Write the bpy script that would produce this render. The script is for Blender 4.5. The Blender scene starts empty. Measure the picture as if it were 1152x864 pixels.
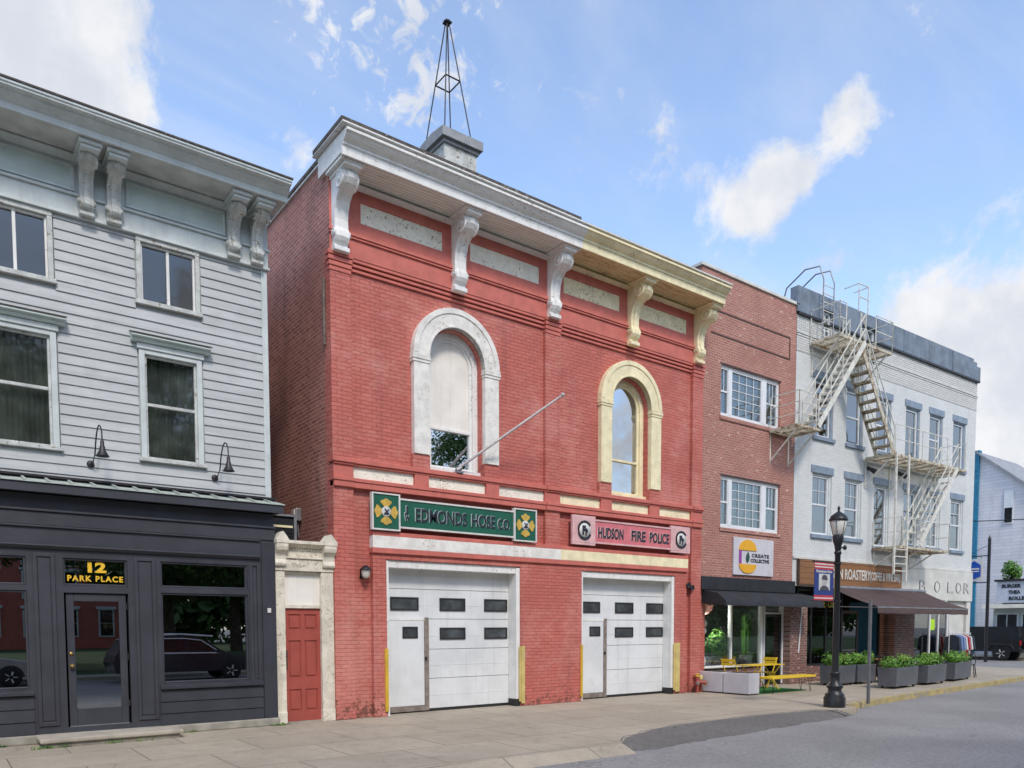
import bpy, math, random
from mathutils import Vector, Matrix
from mathutils.geometry import tessellate_polygon
random.seed(7)
S = bpy.context.scene
C = S.collection
R = math.radians
PI = math.pi

# ------------------------------------------------------------------ colours and materials
def lin(h, k=1.0):
    h = h.lstrip('#')
    o = []
    for i in (0, 2, 4):
        c = int(h[i:i+2], 16) / 255
        o.append((c/12.92 if c <= .04045 else ((c+.055)/1.055)**2.4) * k)
    return (o[0], o[1], o[2], 1)

class NT:
    """small helper round a node tree"""
    def __init__(s, tree):
        s.t = tree; s.n = tree.nodes; s.l = tree.links
    def new(s, ty, **kw):
        n = s.n.new(ty)
        for k, v in kw.items(): setattr(n, k, v)
        return n
    def put(s, sock, v):
        if hasattr(v, 'is_linked') or hasattr(v, 'links'): s.l.new(v, sock)
        else: sock.default_value = v
    def math(s, op, a, b=0.0, clamp=False):
        n = s.new('ShaderNodeMath', operation=op, use_clamp=clamp)
        s.put(n.inputs[0], a); s.put(n.inputs[1], b)
        return n.outputs[0]
    def mix(s, fac, a, b, blend='MIX'):
        n = s.new('ShaderNodeMix', data_type='RGBA', blend_type=blend)
        s.put(n.inputs[0], fac); s.put(n.inputs[6], a); s.put(n.inputs[7], b)
        return n.outputs[2]
    def ramp(s, v, lo, hi, a=0.0, b=1.0):
        n = s.new('ShaderNodeMapRange'); n.interpolation_type = 'SMOOTHSTEP'
        s.put(n.inputs[0], v)
        n.inputs[1].default_value = lo; n.inputs[2].default_value = hi
        n.inputs[3].default_value = a; n.inputs[4].default_value = b
        return n.outputs[0]
    def noise(s, vec, scale, detail=4, rough=.55, stretch=None, dist=0.0):
        if stretch:
            m = s.new('ShaderNodeMapping'); m.inputs['Scale'].default_value = stretch
            s.l.new(vec, m.inputs[0]); vec = m.outputs[0]
        n = s.new('ShaderNodeTexNoise')
        n.inputs['Scale'].default_value = scale; n.inputs['Detail'].default_value = detail
        n.inputs['Roughness'].default_value = rough; n.inputs['Distortion'].default_value = dist
        s.l.new(vec, n.inputs['Vector'])
        return n.outputs[0]

def base_mat(name):
    m = bpy.data.materials.new(name); m.use_nodes = True
    nt = NT(m.node_tree)
    for n in list(nt.n): nt.n.remove(n)
    out = nt.new('ShaderNodeOutputMaterial'); b = nt.new('ShaderNodeBsdfPrincipled')
    nt.l.new(b.outputs[0], out.inputs[0])
    tc = nt.new('ShaderNodeTexCoord')
    return m, nt, b, tc.outputs['Object']

def bump(nt, b, h, strength, dist):
    n = nt.new('ShaderNodeBump'); n.inputs['Strength'].default_value = strength; n.inputs['Distance'].default_value = dist
    nt.l.new(h, n.inputs['Height']); nt.l.new(n.outputs[0], b.inputs['Normal'])

def paint(name, col, var=.18, scale=3.0, rough=.6, bmp=.15, bscale=60, peel=None, peel_thr=.62, peel_scale=9, streak=0.0,
          streak_col=None, metallic=0.0, grain=.05, grime=None, boards=0):
    """painted / plain surface with broad tone variation, fine grain, flaking paint and vertical runs"""
    m, nt, b, co = base_mat(name)
    n1 = nt.noise(co, scale, 5)
    dark = tuple(c*(1-var) for c in col[:3]) + (1,)
    lite = tuple(min(1, c*(1+var*.55)) for c in col[:3]) + (1,)
    c = nt.mix(nt.ramp(n1, .3, .7), dark, lite)
    g = nt.noise(co, 140, 2)
    c = nt.mix(nt.ramp(g, .35, .65, 0, grain*2), c, tuple(x*.55 for x in col[:3]) + (1,))
    if boards:
        bn = nt.noise(co, 1.0, 3, .6, stretch=(.22, 1, 5.2)); b2 = nt.noise(co, 1.0, 6, .7, stretch=(2.5, 1, 26))
        c = nt.mix(nt.ramp(bn, .38, .66, 0, boards), c, tuple(x*.66 for x in col[:3]) + (1,))
        c = nt.mix(nt.ramp(b2, .48, .72, 0, boards), c, tuple(x*.6 for x in col[:3]) + (1,))
    if streak:
        sn = nt.noise(co, 1.0, 5, .6, stretch=(9, 9, .45))
        c = nt.mix(nt.ramp(sn, .5, .78, 0, streak), c, streak_col or tuple(x*.35 for x in col[:3]) + (1,))
    if grime:
        gcol, lo, hi, amt = grime
        gn = nt.noise(co, 2.2, 6, .7)
        c = nt.mix(nt.ramp(gn, lo, hi, 0, amt), c, gcol)
    h = nt.noise(co, bscale, 3)
    if peel:
        pn = nt.noise(co, peel_scale, 8, .72)
        pn2 = nt.noise(co, 1.3, 3)
        pp = nt.math('ADD', pn, nt.math('MULTIPLY', nt.math('SUBTRACT', pn2, .5), .28))
        f = nt.ramp(pp, peel_thr, peel_thr+.025)
        c = nt.mix(f, c, peel)
        h = nt.math('SUBTRACT', h, nt.math('MULTIPLY', f, .8))
    nt.put(b.inputs['Base Color'], c)
    b.inputs['Roughness'].default_value = rough; b.inputs['Metallic'].default_value = metallic
    if bmp: bump(nt, b, h, bmp, .01)
    return m

def brick(name, c1, c2, mortar, axis='x', w=.215, h=.075, mort=.009, wear=None, wear_thr=.66, soot=None, bmp=.6, rough=.75, tone=.35, msmooth=.1, low=None, whites=None, fade=None, flecks=None):
    m, nt, b, co = base_mat(name)
    sx = nt.new('ShaderNodeSeparateXYZ'); nt.l.new(co, sx.inputs[0])
    cb = nt.new('ShaderNodeCombineXYZ')
    nt.l.new(sx.outputs[0 if axis == 'x' else 1], cb.inputs[0]); nt.l.new(sx.outputs[2], cb.inputs[1])
    wob = nt.noise(co, 14, 2)
    cb2 = nt.new('ShaderNodeVectorMath', operation='ADD'); nt.l.new(cb.outputs[0], cb2.inputs[0])
    off = nt.new('ShaderNodeCombineXYZ')
    nt.l.new(nt.math('MULTIPLY', nt.math('SUBTRACT', wob, .5), .02), off.inputs[0])
    nt.l.new(nt.math('MULTIPLY', nt.math('SUBTRACT', wob, .5), .02), off.inputs[1])
    nt.l.new(off.outputs[0], cb2.inputs[1])
    t = nt.new('ShaderNodeTexBrick')
    nt.l.new(cb2.outputs[0], t.inputs['Vector'])
    t.inputs['Scale'].default_value = 1; t.inputs['Brick Width'].default_value = w; t.inputs['Row Height'].default_value = h
    t.inputs['Mortar Size'].default_value = mort; t.inputs['Mortar Smooth'].default_value = msmooth
    t.inputs['Bias'].default_value = 0
    t.inputs['Color1'].default_value = c1; t.inputs['Color2'].default_value = c2; t.inputs['Mortar'].default_value = mortar
    c = t.outputs['Color']; fac = t.outputs['Fac']
    n1 = nt.noise(co, .9, 6, .6)
    c = nt.mix(nt.ramp(n1, .3, .72, 0, tone), c, tuple(x*.6 for x in c1[:3]) + (1,), 'MIX')
    n2 = nt.noise(co, 26, 4, .65)
    c = nt.mix(nt.ramp(n2, .42, .7, 0, .3), c, tuple(min(1, x*1.25+.015) for x in c2[:3]) + (1,))
    if fade:      # paint bleached in broad clouds and down the courses
        fn = nt.noise(co, .55, 5, .6); f2 = nt.noise(co, 3.5, 6, .7, stretch=(1, 1, 2.5))
        c = nt.mix(nt.ramp(nt.math('ADD', fn, nt.math('MULTIPLY', f2, .6)), .72, 1.0, 0, .6), c, fade)
    if flecks:
        kn = nt.noise(co, 38, 4, .7); kb = nt.noise(co, 1.7, 4)
        c = nt.mix(nt.ramp(nt.math('ADD', kn, nt.math('MULTIPLY', nt.math('SUBTRACT', kb, .5), .3)), .66, .73, 0, .75), c, flecks)
    if whites:
        # single paler bricks here and there, following the courses
        wcol, thr = whites
        wn = nt.noise(cb.outputs[0], 1.0, 1, .5, stretch=(1/w, 1/h, 1))
        f = nt.math('MULTIPLY', nt.ramp(wn, thr, thr+.05, 0, .8), nt.math('SUBTRACT', 1, fac))
        c = nt.mix(f, c, wcol)
    if wear:
        n3 = nt.noise(co, 7, 9, .75)
        n4 = nt.noise(co, .8, 3)
        v = nt.math('ADD', n3, nt.math('MULTIPLY', nt.math('SUBTRACT', n4, .5), .35))
        if low:   # the foot of the wall has lost more paint
            zf = nt.ramp(sx.outputs[2], low, .05, 0, .26)
            v = nt.math('ADD', v, zf)
        c = nt.mix(nt.ramp(v, wear_thr, wear_thr+.04), c, wear)
    if soot:
        n5 = nt.noise(co, 1.0, 6, .6, stretch=(3, 3, .35))
        c = nt.mix(nt.ramp(n5, .5, .8, 0, soot), c, (.03, .025, .022, 1))
    nt.put(b.inputs['Base Color'], c)
    b.inputs['Roughness'].default_value = rough
    hh = nt.math('ADD', nt.math('MULTIPLY', fac, -1.0), nt.math('MULTIPLY', n2, .35))
    bump(nt, b, hh, bmp, .012)
    return m

def glass(name, tint=(.6, .66, .64), refl=.3, rough=.02, wave=.02):
    m = bpy.data.materials.new(name); m.use_nodes = True
    nt = NT(m.node_tree)
    for n in list(nt.n): nt.n.remove(n)
    out = nt.new('ShaderNodeOutputMaterial'); mx = nt.new('ShaderNodeMixShader')
    tr = nt.new('ShaderNodeBsdfTransparent'); tr.inputs[0].default_value = (*tint, 1)
    gl = nt.new('ShaderNodeBsdfGlossy'); gl.inputs['Roughness'].default_value = rough
    gl.inputs['Color'].default_value = (.96, .98, 1, 1)
    fr = nt.new('ShaderNodeFresnel'); fr.inputs[0].default_value = 1.5
    nt.put(mx.inputs[0], nt.math('ADD', nt.math('MULTIPLY', fr.outputs[0], .85), refl, True))
    tc = nt.new('ShaderNodeTexCoord')
    h = nt.noise(tc.outputs['Object'], 1.6, 2)
    bp = nt.new('ShaderNodeBump'); bp.inputs['Strength'].default_value = wave; bp.inputs['Distance'].default_value = .05
    nt.l.new(h, bp.inputs['Height']); nt.l.new(bp.outputs[0], gl.inputs['Normal'])
    nt.l.new(tr.outputs[0], mx.inputs[1]); nt.l.new(gl.outputs[0], mx.inputs[2]); nt.l.new(mx.outputs[0], out.inputs[0])
    return m

def foliage(name, c1, c2):
    m, nt, b, co = base_mat(name)
    n = nt.noise(co, 2.4, 3)
    n2 = nt.noise(co, 25, 2)
    c = nt.mix(nt.ramp(n, .35, .65), c1, c2)
    c = nt.mix(nt.ramp(n2, .4, .7, 0, .5), c, tuple(min(1, x*1.5) for x in c2[:3]) + (1,))
    nt.put(b.inputs['Base Color'], c); b.inputs['Roughness'].default_value = .55
    if 'Transmission Weight' in b.inputs: pass
    return m

M = {}
RED = (.55, .15, .115, 1)
M['red_brick'] = brick('red_painted_brick', RED, (.47, .12, .094, 1), (.39, .092, .07, 1), wear=(.22, .08, .058, 1), wear_thr=.745, low=.9, tone=.42, bmp=.8, msmooth=.6, soot=.22, fade=(.62, .27, .22, 1), flecks=(.72, .46, .38, 1))
M['red_brick_side'] = brick('red_brick_side', (.46, .185, .14, 1), (.25, .085, .065, 1), (.56, .38, .31, 1), axis='y', wear=(.45, .2, .15, 1), wear_thr=.7, soot=.55, tone=.6, msmooth=.2)
M['red_paint'] = paint('red_masonry_paint', RED, .14, 4, .65, .2, 40, peel=(.30, .13, .09, 1), peel_thr=.74, peel_scale=14)
M['tan_brick'] = brick('old_red_brick', (.44, .18, .135, 1), (.33, .12, .088, 1), (.46, .35, .29, 1), w=.21, h=.068, mort=.009, tone=.5, whites=((.62, .45, .38, 1), .67))
M['tan_brick_side'] = brick('old_red_brick_return', (.44, .18, .135, 1), (.33, .12, .088, 1), (.33, .24, .2, 1), axis='y', w=.21, h=.068, tone=.45)
M['rough_brick'] = brick('dark_shop_brick', (.25, .09, .065, 1), (.13, .05, .042, 1), (.3, .25, .22, 1), mort=.014, tone=.6, whites=((.5, .36, .3, 1), .62))
M['white_brick'] = brick('white_painted_brick', (.66, .68, .66, 1), (.6, .62, .61, 1), (.52, .54, .53, 1), w=.21, h=.07, mort=.007, wear=(.36, .29, .25, 1), wear_thr=.80, soot=.16, tone=.3, bmp=.5, msmooth=.4)
M['white_brick_bare'] = brick('white_brick_flaking', (.64, .65, .62, 1), (.55, .56, .54, 1), (.36, .34, .32, 1), w=.21, h=.07, mort=.009, wear=(.24, .15, .12, 1), wear_thr=.70, tone=.3, bmp=.8)
M['white_brick_side'] = brick('white_brick_return', (.6, .62, .6, 1), (.55, .57, .55, 1), (.5, .5, .5, 1), axis='y', tone=.2)
M['white_wood'] = paint('weathered_white_paint', (.78, .78, .75, 1), .07, 4, .6, .3, 50, peel=(.40, .36, .31, 1), peel_thr=.61, peel_scale=18, streak=.3, streak_col=(.40, .37, .32, 1))
M['white_clean'] = paint('white_door_paint', (.70, .72, .72, 1), .10, 1.5, .45, .15, 8, streak=.35, streak_col=(.44, .44, .42, 1), grain=.05, grime=((.40, .39, .36, 1), .58, .8, .45), peel=(.42, .40, .36, 1), peel_thr=.73, peel_scale=5)
M['white_stone'] = paint('whitewashed_stone', (.78, .76, .70, 1), .14, 5, .75, .5, 60, peel=(.48, .41, .33, 1), peel_thr=.60, peel_scale=20)
M['cream'] = paint('cream_paint', (.84, .75, .48, 1), .14, 4, .6, .35, 50, peel=(.36, .27, .16, 1), peel_thr=.63, peel_scale=18, streak=.25, streak_col=(.4, .32, .16, 1))
M['cream_panel'] = paint('pale_panel_paint', (.88, .84, .71, 1), .10, 4, .75, .6, 40, peel=(.33, .24, .18, 1), peel_thr=.59, peel_scale=22)
M['cream_panel_yellow'] = paint('yellow_panel_paint', (.88, .79, .53, 1), .10, 4, .75, .6, 40, peel=(.33, .24, .15, 1), peel_thr=.59, peel_scale=22)
def planks(name, c, axis=1, w=.085, peel=None, thr=.6):
    m, nt, b, co = base_mat(name)
    sx = nt.new('ShaderNodeSeparateXYZ'); nt.l.new(co, sx.inputs[0])
    v = nt.math('FRACT', nt.math('DIVIDE', sx.outputs[axis], w))
    gap = nt.math('LESS_THAN', v, .09)
    n = nt.noise(co, 3, 6, .65, stretch=(.6, 12, 12) if axis != 0 else (12, .6, 12))
    col = nt.mix(nt.ramp(n, .3, .7), tuple(x*.72 for x in c[:3]) + (1,), c)
    if peel:
        pn = nt.noise(co, 6, 8, .7, stretch=(.5, 3, 3))
        col = nt.mix(nt.ramp(pn, thr, thr+.04), col, peel)
    col = nt.mix(gap, col, tuple(x*.25 for x in c[:3]) + (1,))
    nt.put(b.inputs['Base Color'], col); b.inputs['Roughness'].default_value = .7
    return m
M['soffit_grey'] = planks('grey_soffit_boards', (.84, .85, .77, 1), peel=(.56, .53, .45, 1), thr=.57)
M['soffit_cream'] = planks('cream_soffit_boards', (.76, .62, .34, 1), peel=(.40, .28, .15, 1), thr=.55)
M['roof_edge'] = paint('roof_edge_felt', (.10, .085, .075, 1), .4, 8, .9, .5, 40, peel=(.3, .27, .24, 1), peel_thr=.62)
M['cupola_lead'] = paint('grey_lead_cap', (.30, .31, .32, 1), .2, 4, .6, .2, 40, streak=.3)
M['roofing'] = paint('flat_roofing', (.09, .09, .09, 1), .3, 2, .9)
M['clap'] = paint('white_clapboard_paint', (.50, .52, .52, 1), .08, 1.2, .6, .2, 70, grime=((.28, .29, .28, 1), .55, .8, .5), grain=.08, peel=(.26, .25, .23, 1), peel_thr=.70, peel_scale=14, boards=.45)
M['pale_blue'] = paint('pale_blue_trim', (.57, .62, .61, 1), .12, 3, .6, .25, 60, peel=(.26, .27, .26, 1), peel_thr=.68, peel_scale=15, streak=.25)
M['pale_blue_light'] = paint('pale_green_panel', (.52, .60, .57, 1), .1, 3, .6, .2, 60, grime=((.36, .42, .4, 1), .5, .8, .5))
M['bracket_grey'] = paint('weathered_bracket_paint', (.55, .57, .54, 1), .25, 6, .7, .4, 50, peel=(.27, .24, .19, 1), peel_thr=.58, peel_scale=12, streak=.4)
M['soffit_plain'] = paint('grey_painted_soffit', (.52, .53, .52, 1), .2, 3, .8, .2, 40, peel=(.3, .27, .24, 1), peel_thr=.64, peel_scale=14)
M['worn_hood'] = paint('worn_brown_wood', (.17, .14, .12, 1), .35, 9, .85, .5, 50)
M['charcoal'] = paint('charcoal_shopfront_paint', (.042, .044, .056, 1), .2, 2.5, .5, .15, 40, grain=.1, grime=((.075, .077, .088, 1), .55, .85, .6))
M['charcoal_dark'] = paint('charcoal_boards', (.036, .038, .049, 1), .2, 2.5, .5, .15, 40, grain=.1)
M['seam_metal'] = paint('pale_green_metal_roof', (.44, .49, .44, 1), .2, 4, .5, .1, 30, streak=.3)
M['dark_metal'] = paint('dark_bronze_metal', (.035, .033, .038, 1), .3, 8, .45, .1, 60, metallic=.3)
M['black_metal'] = paint('black_painted_iron', (.02, .021, .024, 1), .25, 6, .4, .1, 60, metallic=.2)
M['stone'] = paint('foundation_stone', (.33, .31, .26, 1), .25, 4, .9, .6, 35, grime=((.14, .16, .07, 1), .56, .75, .7))
M['step_top'] = paint('worn_step_slab', (.40, .36, .29, 1), .2, 4, .9, .4, 40)
M['brass'] = paint('brass', (.55, .38, .12, 1), .2, 5, .3, 0, metallic=.9)
M['cream_stone'] = paint('flaking_cream_stone', (.72, .67, .55, 1), .2, 5, .75, .5, 60, peel=(.40, .34, .26, 1), peel_thr=.575, peel_scale=20, streak=.3, streak_col=(.42, .36, .26, 1))
M['red_door'] = paint('red_door_paint', (.36, .075, .055, 1), .12, 3, .5, .15, 40)
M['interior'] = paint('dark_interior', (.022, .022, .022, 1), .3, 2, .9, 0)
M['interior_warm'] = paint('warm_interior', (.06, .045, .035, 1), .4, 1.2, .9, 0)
M['shop_wall'] = paint('shop_wall_paint', (.16, .17, .16, 1), .5, .8, .9, 0)
M['curtain'] = paint('grey_green_curtain', (.46, .475, .42, 1), .45, 2.5, .9, .1, 20, streak=.5)
M['curtain_pale'] = paint('pale_curtain', (.55, .55, .5, 1), .25, 3, .9, 0)
M['blind'] = paint('window_board', (.80, .77, .70, 1), .1, 2, .7, .15, 20, streak=.35, streak_col=(.42, .33, .2, 1))
M['glass'] = glass('window_glass', (.62, .68, .66), .22, .01, .02)
M['glass_curtained'] = glass('curtained_window_glass', (.80, .82, .80), .01, .03, .03)
M['grey_pane'] = paint('grey_garage_pane', (.075, .085, .09, 1), .5, 3, .12, .05, 3, grain=.1)  # opaque grey pane; the glass's pale reflection is put into the colour
M['glass_top'] = glass('upper_window_glass', (.5, .55, .56), .05, .01, .05)
M['glass_small'] = glass('garage_pane_glass', (.3, .33, .33), .14, .05, .1)
M['glass_shop'] = glass('shop_glass', (.55, .6, .58), .12, .005, .0)
M['glass_dark'] = glass('dark_shop_glass', (.3, .33, .32), .32, .005, .0)
M['glass_display'] = glass('display_window_glass', (.86, .9, .88), .0, .005, .0)
M['glass_clear'] = glass('clear_shop_glass', (.82, .86, .84), .04, .005, .0)
M['yellow'] = paint('yellow_guard_paint', (.62, .40, .04, 1), .15, 5, .5, .1, 30, peel=(.45, .36, .2, 1), peel_thr=.7)
M['yellow_pale'] = paint('faded_yellow_guard', (.60, .47, .17, 1), .15, 5, .5, .1, 30, peel=(.5, .46, .36, 1), peel_thr=.6)
M['yellow_bright'] = paint('bright_yellow_paint', (.72, .48, .02, 1), .08, 5, .4, .05, 30)
M['tan_post'] = paint('bare_wood_post', (.24, .2, .17, 1), .3, 8, .85, .3, 40, streak=.4)
M['rubber'] = paint('black_rubber', (.02, .02, .022, 1), .3, 9, .6, .1, 60)
M['green_sign'] = paint('green_sign_paint', (.010, .105, .062, 1), .12, 4, .45, .1, 40)
M['gold'] = paint('gold_emblem_paint', (.58, .38, .07, 1), .2, 12, .5, .15, 40)
M['sign_white'] = paint('sign_white', (.68, .66, .62, 1), .1, 6, .55, .1, 40, streak=.2)
M['sign_ink'] = paint('sign_dark_lettering', (.018, .022, .035, 1), .2, 8, .5, 0)
M['sign_pale'] = paint('sign_pale_edge', (.34, .43, .42, 1), .2, 8, .5, 0)
M['pink'] = paint('faded_pink_paint', (.62, .17, .19, 1), .16, 4, .55, .1, 40)
M['pink_pale'] = paint('pale_pink_frame', (.70, .43, .42, 1), .15, 5, .55, .1, 40)
M['pink_shade'] = paint('pink_lampshade', (.62, .25, .22, 1), .1, 5, .6, 0)
M['blue_grey'] = paint('blue_grey_trim', (.22, .28, .35, 1), .2, 4, .6, .25, 50, peel=(.32, .33, .34, 1), peel_thr=.66, peel_scale=14)
M['parapet'] = paint('grey_blue_parapet_metal', (.17, .21, .26, 1), .3, 2, .6, .3, 20, streak=.55, streak_col=(.08, .095, .12, 1), grime=((.3, .34, .38, 1), .55, .75, .5))
M['white_vinyl'] = paint('white_window_vinyl', (.72, .74, .75, 1), .05, 3, .4, 0)
M['fe_iron'] = paint('cream_rusty_iron', (.68, .67, .59, 1), .2, 6, .6, .3, 40, peel=(.22, .13, .06, 1), peel_thr=.66, peel_scale=10)
M['fe_rust'] = paint('rusty_grating', (.55, .50, .38, 1), .4, 5, .8, .4, 40, peel=(.24, .15, .08, 1), peel_thr=.55, peel_scale=7)
M['wood_sign'] = planks('stained_sign_boards', (.28, .13, .05, 1), axis=2, w=.17, peel=(.14, .06, .025, 1), thr=.6)
M['fascia_white'] = paint('white_fascia', (.62, .62, .57, 1), .12, 2, .6, .15, 30, streak=.35, streak_col=(.4, .37, .3, 1))
M['awning_brown'] = paint('brown_canvas', (.075, .048, .045, 1), .2, 3, .9, .2, 80, streak=.3, streak_col=(.12, .085, .08, 1))
M['awning_black'] = paint('black_canvas', (.016, .018, .022, 1), .35, 3, .75, .2, 60, streak=.5, streak_col=(.04, .043, .05, 1))
M['planter_grey'] = paint('grey_planter', (.10, .105, .12, 1), .2, 3, .55, .1, 40, streak=.3)
M['planter_white'] = paint('pale_grey_planter', (.56, .55, .58, 1), .08, 3, .6, .1, 40, grime=((.35, .33, .32, 1), .55, .8, .5))
M['pot_white'] = paint('white_pot', (.6, .6, .58, 1), .1, 6, .5, 0)
M['soil'] = paint('potting_soil', (.04, .03, .02, 1), .4, 20, .95, .5, 60)
M['leaf'] = foliage('bright_shrub_leaf', (.045, .13, .012, 1), (.12, .28, .025, 1))
M['leaf_pale'] = foliage('pale_shrub_leaf', (.12, .24, .03, 1), (.22, .36, .06, 1))
M['leaf_dark'] = foliage('house_plant_leaf', (.11, .30, .06, 1), (.20, .44, .09, 1))
M['leaf_tree'] = foliage('tree_leaf', (.03, .07, .012, 1), (.07, .14, .025, 1))
M['bark'] = paint('tree_bark', (.10, .08, .06, 1), .4, 6, .95, .8, 20)
M['grass'] = paint('lawn_grass', (.035, .075, .015, 1), .4, 1.5, .95, .6, 40)
M['turf'] = paint('artificial_turf', (.02, .15, .025, 1), .25, 40, .95, .6, 90)
M['wood'] = paint('varnished_wood', (.26, .12, .05, 1), .3, 7, .5, .1, 30)
M['wood_dark'] = paint('dark_wood', (.08, .04, .025, 1), .3, 7, .5, .1, 30)
M['steel'] = paint('galvanised_steel', (.30, .30, .31, 1), .2, 8, .45, .1, 60, metallic=.6)
M['pole_grey'] = paint('dull_grey_post', (.16, .165, .175, 1), .2, 8, .55, .1, 60, metallic=.3)
M['pole_white'] = paint('white_flagpole', (.50, .47, .46, 1), .2, 8, .5, .1, 60)
M['navy'] = paint('navy_banner', (.02, .045, .2, 1), .12, 6, .75, .1, 60)
M['banner_red'] = paint('red_banner_stripe', (.5, .04, .06, 1), .12, 6, .75, .1, 60)
M['photo_grey'] = paint('banner_photo_light', (.55, .56, .55, 1), .15, 8, .75, 0)
M['photo_dark'] = paint('banner_photo_dark', (.06, .065, .08, 1), .2, 8, .75, 0)
M['skin_grey'] = paint('banner_photo_face', (.42, .41, .39, 1), .1, 12, .75, 0)
M['lamp_glass'] = paint('frosted_lamp_glass', (.62, .60, .54, 1), .12, 6, .25, 0)
M['neon_note'] = paint('lime_paper', (.45, .75, .03, 1), .05, 5, .7, 0)
M['sign_blue'] = paint('blue_house_emblem', (.01, .08, .42, 1), .1, 6, .45, 0)
M['turq'] = paint('turquoise_trim', (.02, .20, .34, 1), .25, 5, .6, .2, 40, streak=.3)
M['car_black'] = paint('black_car_paint', (.012, .013, .016, 1), .1, 2, .22, 0, grain=0)
M['car_navy'] = paint('dark_navy_car_paint', (.012, .016, .03, 1), .1, 2, .15, 0, grain=0)
M['car_silver'] = paint('silver_car_paint', (.42, .43, .44, 1), .05, 2, .25, 0, metallic=.6, grain=0)
M['car_glass'] = paint('dark_car_window', (.012, .014, .016, 1), .05, 2, .06, 0, grain=0)
M['chrome'] = paint('bright_metal', (.75, .75, .76, 1), .05, 8, .3, 0, metallic=.4, grain=0)
M['tyre'] = paint('tyre_rubber', (.016, .016, .017, 1), .2, 9, .8, .1, 80)
M['red_lens'] = paint('red_lens', (.4, .01, .01, 1), .05, 5, .2, 0)
M['shade_tan'] = paint('woven_shade', (.50, .33, .17, 1), .25, 20, .8, .2, 60)
M['shirt_blue'] = paint('blue_cloth', (.16, .24, .45, 1), .2, 8, .9, .1, 30)
M['shirt_red'] = paint('red_cloth', (.45, .04, .05, 1), .2, 8, .9, .1, 30)
M['shirt_white'] = paint('white_cloth', (.6, .6, .62, 1), .1, 8, .9, .1, 30)
M['shirt_dark'] = paint('dark_cloth', (.03, .04, .06, 1), .2, 8, .9, .1, 30)
M['emblem_yellow'] = paint('orange_yellow_disc', (.75, .38, .01, 1), .05, 6, .5, 0)
M['purple'] = paint('purple_bar', (.28, .04, .30, 1), .05, 6, .5, 0)
M['leaf_sign'] = paint('dark_green_leaf', (.01, .07, .045, 1), .1, 6, .5, 0)
M['marquee'] = paint('marquee_white', (.58, .62, .68, 1), .08, 4, .5, 0)
M['yellow_script'] = paint('yellow_window_lettering', (.8, .6, .02, 1), .05, 5, .5, 0)
M['amber'] = paint('yellow_transom_lettering', (.82, .50, .03, 1), .05, 5, .5, 0)

def shingle_mat():
    return brick('grey_shingle', (.74, .73, .75, 1), (.66, .65, .68, 1), (.50, .49, .52, 1), axis='y', w=1.1, h=.2, mort=.012, tone=.3, soot=.2, bmp=.3)
M['shingle'] = shingle_mat()

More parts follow.
